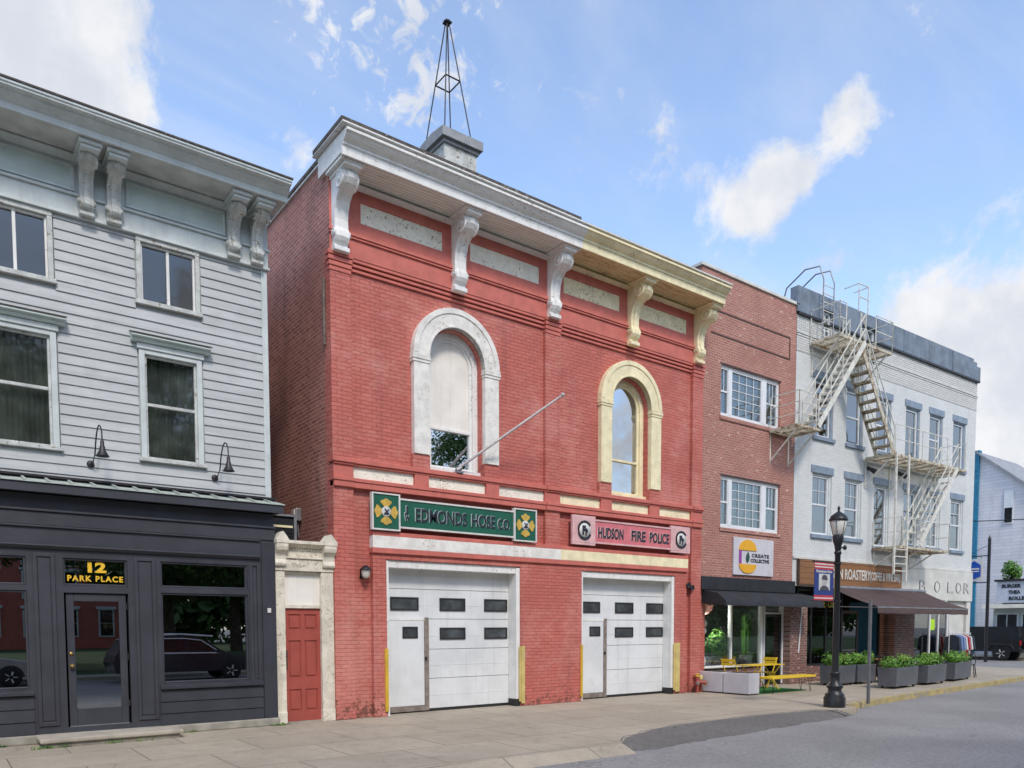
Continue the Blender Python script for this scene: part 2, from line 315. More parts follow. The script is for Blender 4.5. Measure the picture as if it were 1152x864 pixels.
# ------------------------------------------------------------------ mesh building
class MB:
    def __init__(s): s.v = []; s.f = []; s.m = []; s.s = []
    def add(s, vs, fs, m=0, sm=False):
        o = len(s.v); s.v += [tuple(v) for v in vs]
        for f in fs: s.f.append([i+o for i in f]); s.m.append(m); s.s.append(sm)
        return s
    def box(s, x0, x1, y0, y1, z0, z1, m=0):
        vs = [(x0,y0,z0),(x1,y0,z0),(x1,y1,z0),(x0,y1,z0),(x0,y0,z1),(x1,y0,z1),(x1,y1,z1),(x0,y1,z1)]
        return s.add(vs, [(0,3,2,1),(4,5,6,7),(0,1,5,4),(1,2,6,5),(2,3,7,6),(3,0,4,7)], m)
    def poly(s, pts, m=0): return s.add(pts, [tuple(range(len(pts)))], m)
    def _prism(s, a, b, m=0, sm=False):
        n = len(a); vs = list(a) + list(b)
        s.add(vs, [tuple(range(n))[::-1], tuple(range(n, 2*n))], m)
        s.add(vs, [(i, (i+1) % n, n+(i+1) % n, n+i) for i in range(n)], m, sm)
        return s
    def prism_y(s, p, y0, y1, m=0, sm=False): return s._prism([(x, y1, z) for x, z in p], [(x, y0, z) for x, z in p], m, sm)
    def prism_x(s, p, x0, x1, m=0, sm=False): return s._prism([(x0, y, z) for y, z in p], [(x1, y, z) for y, z in p], m, sm)
    def prism_z(s, p, z0, z1, m=0, sm=False): return s._prism([(x, y, z0) for x, y in p], [(x, y, z1) for x, y in p], m, sm)
    def cyl(s, p0, p1, r0, r1=None, n=10, m=0, sm=True, caps=True):
        r1 = r0 if r1 is None else r1
        p0, p1 = Vector(p0), Vector(p1); d = (p1-p0).normalized()
        u = d.orthogonal().normalized(); w = d.cross(u)
        vs = []
        for p, r in ((p0, r0), (p1, r1)):
            for i in range(n):
                a = 2*PI*i/n; vs.append(p + (u*math.cos(a) + w*math.sin(a))*r)
        s.add(vs, [(i, (i+1) % n, n+(i+1) % n, n+i) for i in range(n)], m, sm)
        if caps: s.add(vs, [tuple(range(n))[::-1], tuple(range(n, 2*n))], m)
        return s
    def tube(s, pts, r, n=8, m=0):
        pts = [Vector(p) for p in pts]; vs = []; k = len(pts)
        for j, p in enumerate(pts):
            d = (pts[min(j+1, k-1)] - pts[max(j-1, 0)]).normalized()
            ref = Vector((0, 0, 1)) if abs(d.z) < .9 else Vector((1, 0, 0))
            u = d.cross(ref).normalized(); w = d.cross(u)
            rr = r[j] if isinstance(r, (list, tuple)) else r
            for i in range(n):
                a = 2*PI*i/n; vs.append(p + (u*math.cos(a) + w*math.sin(a))*rr)
        fs = [(j*n+i, j*n+(i+1) % n, (j+1)*n+(i+1) % n, (j+1)*n+i) for j in range(k-1) for i in range(n)]
        s.add(vs, fs, m, True); s.add(vs, [tuple(range(n))[::-1], tuple(range((k-1)*n, k*n))], m)
        return s
    def bar(s, p0, p1, w, h, m=0):
        """rectangular bar between two points"""
        p0, p1 = Vector(p0), Vector(p1); d = (p1-p0).normalized()
        ref = Vector((0, 0, 1)) if abs(d.z) < .95 else Vector((0, 1, 0))
        u = d.cross(ref).normalized()*w/2; v = u.cross(d).normalized()*h/2
        a = [p0-u-v, p0+u-v, p0+u+v, p0-u+v]; b = [p1-u-v, p1+u-v, p1+u+v, p1-u+v]
        return s._prism(a, b, m)
    def lathe(s, prof, c=(0, 0, 0), n=20, m=0, sm=True, axis='z'):
        vs = []
        for r, z in prof:
            for i in range(n):
                a = 2*PI*i/n
                if axis == 'z': vs.append((c[0]+r*math.cos(a), c[1]+r*math.sin(a), c[2]+z))
                elif axis == 'y': vs.append((c[0]+r*math.cos(a), c[1]+z, c[2]+r*math.sin(a)))
                else: vs.append((c[0]+z, c[1]+r*math.cos(a), c[2]+r*math.sin(a)))
        k = len(prof)
        s.add(vs, [(j*n+i, j*n+(i+1) % n, (j+1)*n+(i+1) % n, (j+1)*n+i) for j in range(k-1) for i in range(n)], m, sm)
        s.add(vs, [tuple(range(n))[::-1], tuple(range((k-1)*n, k*n))], m)
        return s
    def sheet(s, outer, holes, y, depth, m=0, mr=None):
        """wall face in the XZ plane at y with holes, and reveals of the given depth going back (+y)"""
        loops = [outer] + holes
        flat = [p for l in loops for p in l]
        tri = tessellate_polygon([[Vector((x, z, 0)) for x, z in l] for l in loops])
        vs = [(x, y, z) for x, z in flat]
        fs = []
        for t in tri:
            a, b, c = (flat[i] for i in t)
            cr = (b[0]-a[0])*(c[1]-a[1]) - (b[1]-a[1])*(c[0]-a[0])
            if abs(cr) < 1e-9: continue
            fs.append(tuple(t) if cr > 0 else (t[0], t[2], t[1]))
        s.add(vs, fs, m)
        if depth:
            for hl in holes:
                n = len(hl); area = sum(hl[i][0]*hl[(i+1) % n][1]-hl[(i+1) % n][0]*hl[i][1] for i in range(n))
                vv = [(x, y, z) for x, z in hl] + [(x, y+depth, z) for x, z in hl]
                ff = [(i, (i+1) % n, n+(i+1) % n, n+i) for i in range(n)]
                if area < 0: ff = [f[::-1] for f in ff]
                ff = [f[::-1] for f in ff]
                s.add(vv, ff, m if mr is None else mr)
        return s
    def build(s, name, mats, parent=None, loc=None, rot=0, bevel=0, smooth=False, data_only=False):
        off = Vector((0, 0, 0))
        if parent is not None: off = Vector(OFF[parent.name])
        elif loc is not None: off = Vector(loc)
        me = bpy.data.meshes.new(name)
        me.from_pydata([Vector(v)-off for v in s.v], [], s.f)
        if not isinstance(mats, (list, tuple)): mats = [mats]
        for m in mats: me.materials.append(M[m] if isinstance(m, str) else m)
        me.polygons.foreach_set('material_index', s.m)
        me.polygons.foreach_set('use_smooth', [True]*len(s.s) if smooth else s.s)
        me.update()
        o = bpy.data.objects.new(name, me); C.objects.link(o)
        if parent is not None: o.parent = parent
        elif loc is not None: o.location = loc
        OFF[o.name] = tuple(off)
        if bevel:
            b = o.modifiers.new('bevel', 'BEVEL'); b.width = bevel; b.segments = 2; b.limit_method = 'ANGLE'; b.angle_limit = R(40)
        return o
OFF = {}

def tag(o, label=None, cat=None, group=None, kind=None):
    if label: o['label'] = label
    if cat: o['category'] = cat
    if group: o['group'] = group
    if kind: o['kind'] = kind
    return o

def thing(name, label, cat, loc, rotz=0, group=None, local=False):
    o = bpy.data.objects.new(name, None); C.objects.link(o)
    o.location = loc; o.rotation_euler = (0, 0, rotz); o.empty_display_size = .3
    OFF[o.name] = (0, 0, 0) if local else tuple(loc)
    return tag(o, label, cat, group)

def copy_tree(o, parent=None):
    c = o.copy(); C.objects.link(c); OFF[c.name] = OFF[o.name]
    if parent is not None: c.parent = parent
    for ch in list(o.children): copy_tree(ch, c)
    return c

def circle(cx, cz, r, n=24, a0=0, a1=2*PI, close=False):
    k = n if not close else n-1
    return [(cx+r*math.cos(a0+(a1-a0)*i/k), cz+r*math.sin(a0+(a1-a0)*i/k)) for i in range(n if not close else n)]

def rect(x0, x1, z0, z1): return [(x0, z0), (x1, z0), (x1, z1), (x0, z1)]
def arch(cx, w, z0, zs, n=20):
    r = w/2
    return [(cx-r, z0), (cx+r, z0)] + [(cx+r*math.cos(PI*i/n), zs+r*math.sin(PI*i/n)) for i in range(n+1)]

def text(name, body, size, mat, parent, loc, width=None, extrude=.004, offset=0, shear=0, face='-y', spacing=1.0, center=True):
    """lettering standing on a face that looks to -Y (or -X), as one mesh"""
    cu = bpy.data.curves.new(name, 'FONT'); cu.body = body; cu.size = size; cu.extrude = extrude; cu.offset = offset
    cu.shear = shear; cu.space_character = spacing; cu.resolution_u = 3
    if center: cu.align_x = 'CENTER'
    tmp = bpy.data.objects.new('tmp', cu); C.objects.link(tmp)
    dg = bpy.context.evaluated_depsgraph_get(); dg.update()
    me = bpy.data.meshes.new_from_object(tmp.evaluated_get(dg))
    bpy.data.objects.remove(tmp); bpy.data.curves.remove(cu)
    xs = [v.co.x for v in me.vertices]; sx = 1
    if width and xs: sx = width/(max(xs)-min(xs))
    off = Vector(OFF[parent.name]) if parent is not None else Vector((0, 0, 0))
    for v in me.vertices:
        x, y, z = v.co.x*sx, v.co.y, v.co.z
        p = Vector((x, -z, y)) if face == '-y' else Vector((-z, -x, y))
        v.co = p + Vector(loc) - off
    me.name = name; me.materials.clear(); me.materials.append(M[mat])
    o = bpy.data.objects.new(name, me); C.objects.link(o); o.parent = parent; OFF[o.name] = tuple(off)
    return o

# ------------------------------------------------------------------ camera
FL, YAW, PIT, CY, ROLL = 868.6, R(53.03), R(-3.409), 757.6, R(-.12)
fw = Vector((math.cos(YAW)*math.cos(PIT), math.sin(YAW)*math.cos(PIT), math.sin(PIT)))
rt = Vector((math.sin(YAW), -math.cos(YAW), 0)); up = rt.cross(fw)
r2 = rt*math.cos(ROLL) + up*math.sin(ROLL); u2 = -rt*math.sin(ROLL) + up*math.cos(ROLL)
cam = bpy.data.cameras.new('camera'); co = bpy.data.objects.new('camera', cam); C.objects.link(co)
co.matrix_world = Matrix(((r2.x, u2.x, -fw.x, 0), (r2.y, u2.y, -fw.y, -13.6), (r2.z, u2.z, -fw.z, 1.75), (0, 0, 0, 1)))
cam.sensor_width = 36; cam.lens = FL/1152*36; cam.shift_y = (CY-432)/1152; cam.clip_end = 3000; cam.clip_start = .05
S.camera = co

# ------------------------------------------------------------------ world and light
SUN_EL, SUN_AZ = R(46), R(-108)      # azimuth measured from +X, counter-clockwise: in front of the row, a little to its left
def build_world():
    w = bpy.data.worlds.new('World'); S.world = w; w.use_nodes = True
    nt = NT(w.node_tree)
    for n in list(nt.n): nt.n.remove(n)
    out = nt.new('ShaderNodeOutputWorld'); bg = nt.new('ShaderNodeBackground')
    nt.l.new(bg.outputs[0], out.inputs[0])
    sky = nt.new('ShaderNodeTexSky', sky_type='NISHITA'); sky.sun_disc = False
    sky.sun_elevation = SUN_EL; sky.sun_rotation = PI/2 - SUN_AZ
    sky.air_density = 1.0; sky.dust_density = .6; sky.ozone_density = 1.6
    tc = nt.new('ShaderNodeTexCoord'); d = tc.outputs['Generated']
    nrm = nt.new('ShaderNodeVectorMath', operation='NORMALIZE'); nt.l.new(d, nrm.inputs[0]); d = nrm.outputs[0]
    sx = nt.new('ShaderNodeSeparateXYZ'); nt.l.new(d, sx.inputs[0])
    den = nt.math('ADD', nt.math('MAXIMUM', sx.outputs[2], 0.0), .16)
    cb = nt.new('ShaderNodeCombineXYZ')
    nt.l.new(nt.math('DIVIDE', sx.outputs[0], den), cb.inputs[0]); nt.l.new(nt.math('DIVIDE', sx.outputs[1], den), cb.inputs[1])
    p = cb.outputs[0]
    def dot(c):
        v = nt.new('ShaderNodeVectorMath', operation='DOT_PRODUCT'); nt.l.new(d, v.inputs[0])
        cv = Vector(c).normalized(); v.inputs[1].default_value = cv
        return v.outputs['Value']
    def blob(c, r_in, r_out, wgt):
        return nt.math('MULTIPLY', nt.ramp(dot(c), math.cos(R(r_out)), math.cos(R(r_in))), wgt)
    def add(*a):
        r = a[0]
        for x in a[1:]: r = nt.math('ADD', r, x)
        return r
    nb = nt.noise(d, 7.5, 10, .62, dist=.3)         # cloud body
    nf = nt.noise(d, 44, 6, .6, dist=.5)                    # small puffs
    nw = nt.noise(p, 1.3, 6, .62, stretch=(.5, 1.5, 1), dist=.6)     # high thin veil
    nbc = nt.math('ADD', nt.math('MULTIPLY', nt.math('SUBTRACT', nb, .5), 2.0), .5)
    big = add(blob((.10, .842, .533), 1, 9.5, .46), blob((-.02, .85, .52), 4, 13, .5),
              blob((.718, .515, .468), .5, 3.6, .36), blob((.735, .470, .489), .5, 4.2, .36), blob((.757, .43, .498), .5, 3.2, .28), blob((.722, .545, .43), .5, 3.6, .30),
              blob((.80, .465, .36), .5, 5, .26), blob((.905, .33, .27), 3, 12, .46), blob((.87, .40, .285), 1, 6, .26), blob((.94, .30, .17), 4, 12, .5),
              blob((.318, .793, .50), .5, 3, .2), blob((.6, -.4, .55), 10, 45, .22), blob((-.6, -.5, .5), 10, 50, .25), blob((.2, -.9, .35), 10, 40, .22))
    wisp = nt.noise(d, 26, 6, .65, dist=.5)
    m1 = nt.ramp(nt.math('ADD', nt.math('ADD', nbc, big), nt.math('MULTIPLY', nt.math('SUBTRACT', wisp, .5), .38)), .70, 1.06)
    puff = add(blob((.46, .665, .589), 2, 8, .30), blob((.376, .73, .573), 1, 7, .27), blob((.33, .76, .57), 1, 5, .16))
    nfc = nt.math('ADD', nt.math('MULTIPLY', nt.math('SUBTRACT', nf, .5), 1.5), nt.math('MULTIPLY', nb, .35))
    m2 = nt.ramp(nt.math('ADD', nfc, puff), .54, .90, 0, .9)
    m3 = nt.ramp(nw, .38, .80, 0, .7)
    hz = nt.ramp(sx.outputs[2], .0, .42, .6, 0)
    mask = nt.math('MAXIMUM', nt.math('MAXIMUM', m1, m2), m3)
    skyc = nt.mix(1, sky.outputs[0], SKY_TINT, 'MULTIPLY')
    skyc = nt.mix(hz, skyc, (4.3, 5.0, 6.0, 1))
    shade = nt.ramp(nt.noise(d, 9, 5, .6), .35, .7)
    cl = nt.mix(shade, (4.6, 4.85, 5.4, 1), (6.1, 6.15, 6.3, 1))
    col = nt.mix(mask, skyc, cl)
    nt.put(bg.inputs[0], col); bg.inputs[1].default_value = .15
SKY_TINT = (2.22, 2.10, 2.05, 1)
build_world()
sun = bpy.data.lights.new('sun', 'SUN'); sun.energy = 2.3; sun.angle = R(10); sun.color = (1, .92, .82)
so = bpy.data.objects.new('sun', sun); C.objects.link(so)
sd = Vector((math.cos(SUN_EL)*math.cos(SUN_AZ), math.cos(SUN_EL)*math.sin(SUN_AZ), math.sin(SUN_EL)))
so.rotation_euler = sd.to_track_quat('Z', 'Y').to_euler(); so.location = (0, -20, 30)
S.view_settings.view_transform = 'Standard'; S.view_settings.look = 'None'; S.view_settings.gamma = 1
S.view_settings.exposure = 0.03

# ------------------------------------------------------------------ ground
def asphalt(name, c, crack=.5, patch=0):
    m, nt, b, o = base_mat(name)
    n1 = nt.noise(o, .35, 5, .6); n2 = nt.noise(o, 15, 9, .88); n3 = nt.noise(o, 3.5, 8, .75, stretch=(.4, 1.8, 1))
    col = nt.mix(nt.ramp(n1, .3, .7), tuple(x*.80 for x in c[:3]) + (1,), tuple(x*1.12 for x in c[:3]) + (1,))
    col = nt.mix(nt.ramp(n2, .50, .66, 0, .6), col, tuple(x*1.9 for x in c[:3]) + (1,))
    col = nt.mix(nt.ramp(n2, .50, .36, 0, .6), col, tuple(x*.4 for x in c[:3]) + (1,))
    col = nt.mix(nt.ramp(n3, .5, .75, 0, .45), col, tuple(x*.6 for x in c[:3]) + (1,))
    vo = nt.new('ShaderNodeTexVoronoi', feature='DISTANCE_TO_EDGE'); vo.inputs['Scale'].default_value = .23
    dv = nt.new('ShaderNodeVectorMath', operation='ADD'); nt.l.new(o, dv.inputs[0])
    nn = nt.new('ShaderNodeTexNoise'); nn.inputs['Scale'].default_value = 1.1; nn.inputs['Detail'].default_value = 6; nt.l.new(o, nn.inputs['Vector'])
    sc = nt.new('ShaderNodeVectorMath', operation='SCALE'); nt.l.new(nn.outputs['Color'], sc.inputs[0]); sc.inputs['Scale'].default_value = 1.6
    nt.l.new(sc.outputs[0], dv.inputs[1]); nt.l.new(dv.outputs[0], vo.inputs['Vector'])
    ck = nt.math('MULTIPLY', nt.ramp(vo.outputs['Distance'], .004, .0, 0, crack), nt.ramp(n1, .42, .6))
    col = nt.mix(ck, col, (.02, .02, .02, 1))
    nt.put(b.inputs['Base Color'], col); b.inputs['Roughness'].default_value = .88
    bump(nt, b, nt.math('ADD', n2, nt.math('MULTIPLY', n3, .8)), .5, .008)
    return m
def concrete(name, c):
    m, nt, b, o = base_mat(name)
    sx = nt.new('ShaderNodeSeparateXYZ'); nt.l.new(o, sx.inputs[0])
    n1 = nt.noise(o, .7, 6, .65); n2 = nt.noise(o, 24, 8, .85); n3 = nt.noise(o, 4, 7, .7)
    t = nt.new('ShaderNodeTexBrick'); t.offset = .5; t.offset_frequency = 2
    nt.l.new(o, t.inputs['Vector'])
    t.inputs['Scale'].default_value = 1; t.inputs['Brick Width'].default_value = 1.52; t.inputs['Row Height'].default_value = 1.3
    t.inputs['Mortar Size'].default_value = .011; t.inputs['Mortar Smooth'].default_value = .3
    t.inputs['Color1'].default_value = tuple(x*.9 for x in c[:3]) + (1,); t.inputs['Color2'].default_value = tuple(x*1.08 for x in c[:3]) + (1,)
    t.inputs['Mortar'].default_value = tuple(x*.28 for x in c[:3]) + (1,)
    col = nt.mix(nt.ramp(n1, .32, .7, 0, .55), t.outputs[0], (c[0]*.66, c[1]*.66, c[2]*.64, 1))
    col = nt.mix(nt.ramp(n3, .46, .75, 0, .55), col, (c[0]*.55, c[1]*.6, c[2]*.56, 1))
    col = nt.mix(nt.ramp(n2, .47, .34, 0, .35), col, tuple(x*.5 for x in c[:3]) + (1,))
    col = nt.mix(nt.ramp(n2, .5, .68, 0, .4), col, tuple(min(1, x*1.5) for x in c[:3]) + (1,))
    spots = nt.noise(o, 11, 4, .5)
    col = nt.mix(nt.ramp(spots, .70, .74, 0, .5), col, (.07, .065, .06, 1))
    vo = nt.new('ShaderNodeTexVoronoi', feature='DISTANCE_TO_EDGE'); vo.inputs['Scale'].default_value = .3
    nn = nt.new('ShaderNodeTexNoise'); nn.inputs['Scale'].default_value = 1.3; nn.inputs['Detail'].default_value = 7; nt.l.new(o, nn.inputs['Vector'])
    sc = nt.new('ShaderNodeVectorMath', operation='SCALE'); nt.l.new(nn.outputs['Color'], sc.inputs[0]); sc.inputs['Scale'].default_value = 1.2
    dv = nt.new('ShaderNodeVectorMath', operation='ADD'); nt.l.new(o, dv.inputs[0]); nt.l.new(sc.outputs[0], dv.inputs[1]); nt.l.new(dv.outputs[0], vo.inputs['Vector'])
    ck = nt.math('MULTIPLY', nt.ramp(vo.outputs['Distance'], .005, .0, 0, .4), nt.ramp(n1, .5, .6))
    col = nt.mix(ck, col, (.05, .045, .04, 1))
    nt.put(b.inputs['Base Color'], col); b.inputs['Roughness'].default_value = .85
    bump(nt, b, nt.math('SUBTRACT', nt.math('ADD', n2, n3), nt.math('MULTIPLY', t.outputs['Fac'], 2)), .35, .008)
    return m
M['asphalt'] = asphalt('street_asphalt', (.245, .236, .225, 1))
M['asphalt_patch'] = asphalt('darker_asphalt', (.14, .132, .12, 1), .9)
M['concrete'] = concrete('sidewalk_concrete', (.40, .345, .265, 1))
M['kerb_yellow'] = paint('worn_yellow_kerb', (.44, .35, .15, 1), .25, 3, .8, .4, 40, peel=(.27, .25, .21, 1), peel_thr=.54, peel_scale=6)
M['kerb_stone'] = paint('bluestone_kerb', (.24, .235, .225, 1), .2, 3, .85, .4, 40)

g = MB(); g.add([(-600, -600, -.12), (900, -600, -.12), (900, 900, -.12), (-600, 900, -.12)], [(0, 1, 2, 3)])
tag(g.build('road', 'asphalt', loc=(0, 0, -.12)), kind='structure')
EDGE = [(-40, -5.25), (4.2, -5.28), (8.3, -5.36), (8.75, -4.95), (9.6, -4.62), (10.9, -4.35), (13, -4.36), (14.9, -4.5), (15.25, -4.82), (16.0, -4.8), (16.35, -4.25), (18, -4.02), (21, -3.68), (26.3, -3.2), (31, -2.75), (34.4, -2.2), (36.2, -.9), (36.8, 1.2), (36.9, 30)]
g = MB()
pol = EDGE + [(-40, 30)]
g.prism_z(pol, -.3, 0)
tag(g.build('sidewalk', 'concrete', loc=(0, 0, 0)), kind='structure')
# worn asphalt ramp where the sidewalk has been broken out
inner = [(8.3, -5.36), (8.75, -4.95), (9.6, -4.62), (10.9, -4.35), (13, -4.36), (14.9, -4.5), (15.25, -4.82)]
def fine(path, k, amp):
    out = []
    for (a, b), (c, d) in zip(path, path[1:]):
        for i in range(k):
            t = i/k; out.append((a+(c-a)*t + random.uniform(-amp, amp), b+(d-b)*t + random.uniform(-amp, amp)))
    return out + [path[-1]]
outer = [(8.1, -5.46), (8.8, -5.52), (9.9, -5.40), (11.2, -5.30), (13.2, -5.14), (15.0, -5.02), (15.5, -4.98)]
inner = fine(inner, 7, .035); outer = fine(outer, 7, .06)
g = MB()
n = len(inner)
vs = [(x, y+.05, .004+random.uniform(-.002, .003)) for x, y in inner] + [(x, y, -.004) for x, y in inner] + [((a+c)/2, (b+d)/2, -.05+random.uniform(-.008, .008)) for (a, b), (c, d) in zip(inner, outer)] + [(x, y, -.117) for x, y in outer]
g.add(vs, [(i+n*k+n, i+1+n*k+n, i+1+n*k, i+n*k) for k in (0, 1, 2) for i in range(n-1)], 0, True)
tag(g.build('asphalt_patch', 'asphalt_patch', loc=(12, -5, -.1)), kind='structure')
# driveway lip: bevelled concrete strip running down to the road
g = MB()
for (a, b), (c, d) in zip(EDGE[:2], EDGE[1:3]):
    g.add([(a, b-.28, -.119), (c, d-.28, -.119), (c, d, -.002), (a, b, -.002)], [(0, 1, 2, 3)])
tag(g.build('driveway_lip', 'concrete', loc=(0, -5.3, 0)), kind='structure')
def strip(path, w, z0, z1):
    m = MB(); n = len(path); nor = []
    for i in range(n):
        a = Vector(path[max(i-1, 0)]); b = Vector(path[min(i+1, n-1)]); d = (b-a).normalized(); nor.append(Vector((d.y, -d.x)))
    A = [Vector(p) for p in path]; B = [Vector(p)+nor[i]*w for i, p in enumerate(path)]
    vs = [(p.x, p.y, z1) for p in A] + [(p.x, p.y, z1-.006) for p in B] + [(p.x, p.y, z0) for p in B]
    vs += [(p.x, p.y, z0) for p in A]
    for i in range(n-1):
        for k in range(3): m.add([vs[k*n+i], vs[k*n+i+1], vs[(k+1)*n+i+1], vs[(k+1)*n+i]], [(3, 2, 1, 0)])
    m.add([vs[0], vs[n], vs[2*n], vs[3*n]], [(0, 1, 2, 3)])
    return m
tag(strip(EDGE[10:17], .13, -.2, .02).build('yellow_kerb', 'kerb_yellow', loc=(20, -3.8, 0), bevel=.015), kind='structure')

# ------------------------------------------------------------------ shared pieces
def scroll_bracket(cx, y, z0, H, D, W, mats, parent, capw=None):
    """carved console bracket: body, cap block, side volutes; its back stands on plane y"""
    P = [(0, 0), (.14, 0), (.14, .1), (.22, .13), (.28, .18), (.27, .25), (.2, .31), (.19, .42), (.23, .54), (.32, .64), (.46, .70), (.60, .735), (.74, .78), (.83, .84), (.85, .89), (.80, .93), (.95, .945), (.95, 1.0), (0, 1.0)]
    # the lower front carries a rounded roll
    pts = [(y - d*D, z0 + t*H) for d, t in P]
    m = MB(); m.prism_x(pts, cx-W/2, cx+W/2)
    # front leaf rib, narrower and slightly proud
    pr = [(y - (d*D + .022), z0 + t*H) for d, t in P[2:16]] ; pr = pr + [(y-.3*D, z0+.9*H), (y-.1*D, z0+.3*H)]
    m.prism_x(pr, cx-W*.2, cx+W*.2)
    m.box(cx-W*.62, cx+W*.62, y-D*1.0, y, z0+H*.945, z0+H*1.0)
    m.box(cx-W*.56, cx+W*.56, y-D*.24, y, z0-.005*H, z0+.055*H)
    o = m.build('bracket', mats, parent, bevel=.012)
    for s in (-1, 1):
        x = cx + s*W/2
        for (d, t, r) in ((.60, .845, .115*H), (.16, .235, .05*H)):
            c = (x, y-d*D, z0+t*H); th = s*.03
            v = MB(); v.lathe([(r, 0), (r, th), (r*.8, th), (r*.72, th*.35), (r*.45, th*.35), (r*.4, th*1.2), (.001, th*1.3)], c, 18, axis='x')
            v.build('volute', mats, o)
    return o

def sash_window(parent, x0, x1, z0, z1, y, fmat, gmat='glass', rail=True, mull=(), curtain=None, fw_=.05, depth=.06, back=.25, munt=None, name='window', railz=None, sash_gap=0):
    """frame set with its front at y; glass behind; optional curtain sheet"""
    m = MB()
    m.box(x0, x0+fw_, y, y+depth, z0, z1); m.box(x1-fw_, x1, y, y+depth, z0, z1)
    m.box(x0+fw_, x1-fw_, y, y+depth, z1-fw_, z1); m.box(x0+fw_, x1-fw_, y, y+depth, z0, z0+fw_)
    if rail:
        zm = railz or (z0+z1)/2
        m.box(x0+fw_, x1-fw_, y+.012, y+depth, zm-.025, zm+.025)
    for mx in mull: m.box(mx-.022, mx+.022, y+.006, y+depth, z0+fw_, z1-fw_)
    if munt:
        nx, nz, a, b, c, d = munt
        for i in range(1, nx):
            X = a+(b-a)*i/nx; m.box(X-.009, X+.009, y+depth*.4, y+depth*.6-.002, c, d)
        for i in range(1, nz):
            Z = c+(d-c)*i/nz; m.box(a, b, y+depth*.4+.003, y+depth*.6-.005, Z-.009, Z+.009)
    o = m.build(name, fmat, parent, bevel=.006)
    g = MB(); g.box(x0+fw_*.6, x1-fw_*.6, y+depth*.72, y+depth*.72+.008, z0+fw_*.6, z1-fw_*.6)
    g.build('pane', gmat, o)
    if curtain:
        c = MB(); nn = 40; vs = []
        for i in range(nn+1):
            X = x0+.02+(x1-x0-.04)*i/nn
            yy = y+back + .03*math.sin(i*1.7) + .015*math.sin(i*.6+1)
            vs += [(X, yy, z0+.02), (X, yy+.01, z1-.02)]
        c.add(vs, [(2*i, 2*i+2, 2*i+3, 2*i+1) for i in range(nn)], 0, True)
        c.build('curtain', curtain, o)
    return o

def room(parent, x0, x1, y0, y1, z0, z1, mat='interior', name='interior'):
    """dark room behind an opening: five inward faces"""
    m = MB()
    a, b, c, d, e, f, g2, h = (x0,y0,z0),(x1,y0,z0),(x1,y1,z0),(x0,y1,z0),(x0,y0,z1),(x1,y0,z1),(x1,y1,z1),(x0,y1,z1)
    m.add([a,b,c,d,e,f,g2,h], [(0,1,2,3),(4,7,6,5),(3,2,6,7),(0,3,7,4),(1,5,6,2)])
    return m.build(name, mat, parent)

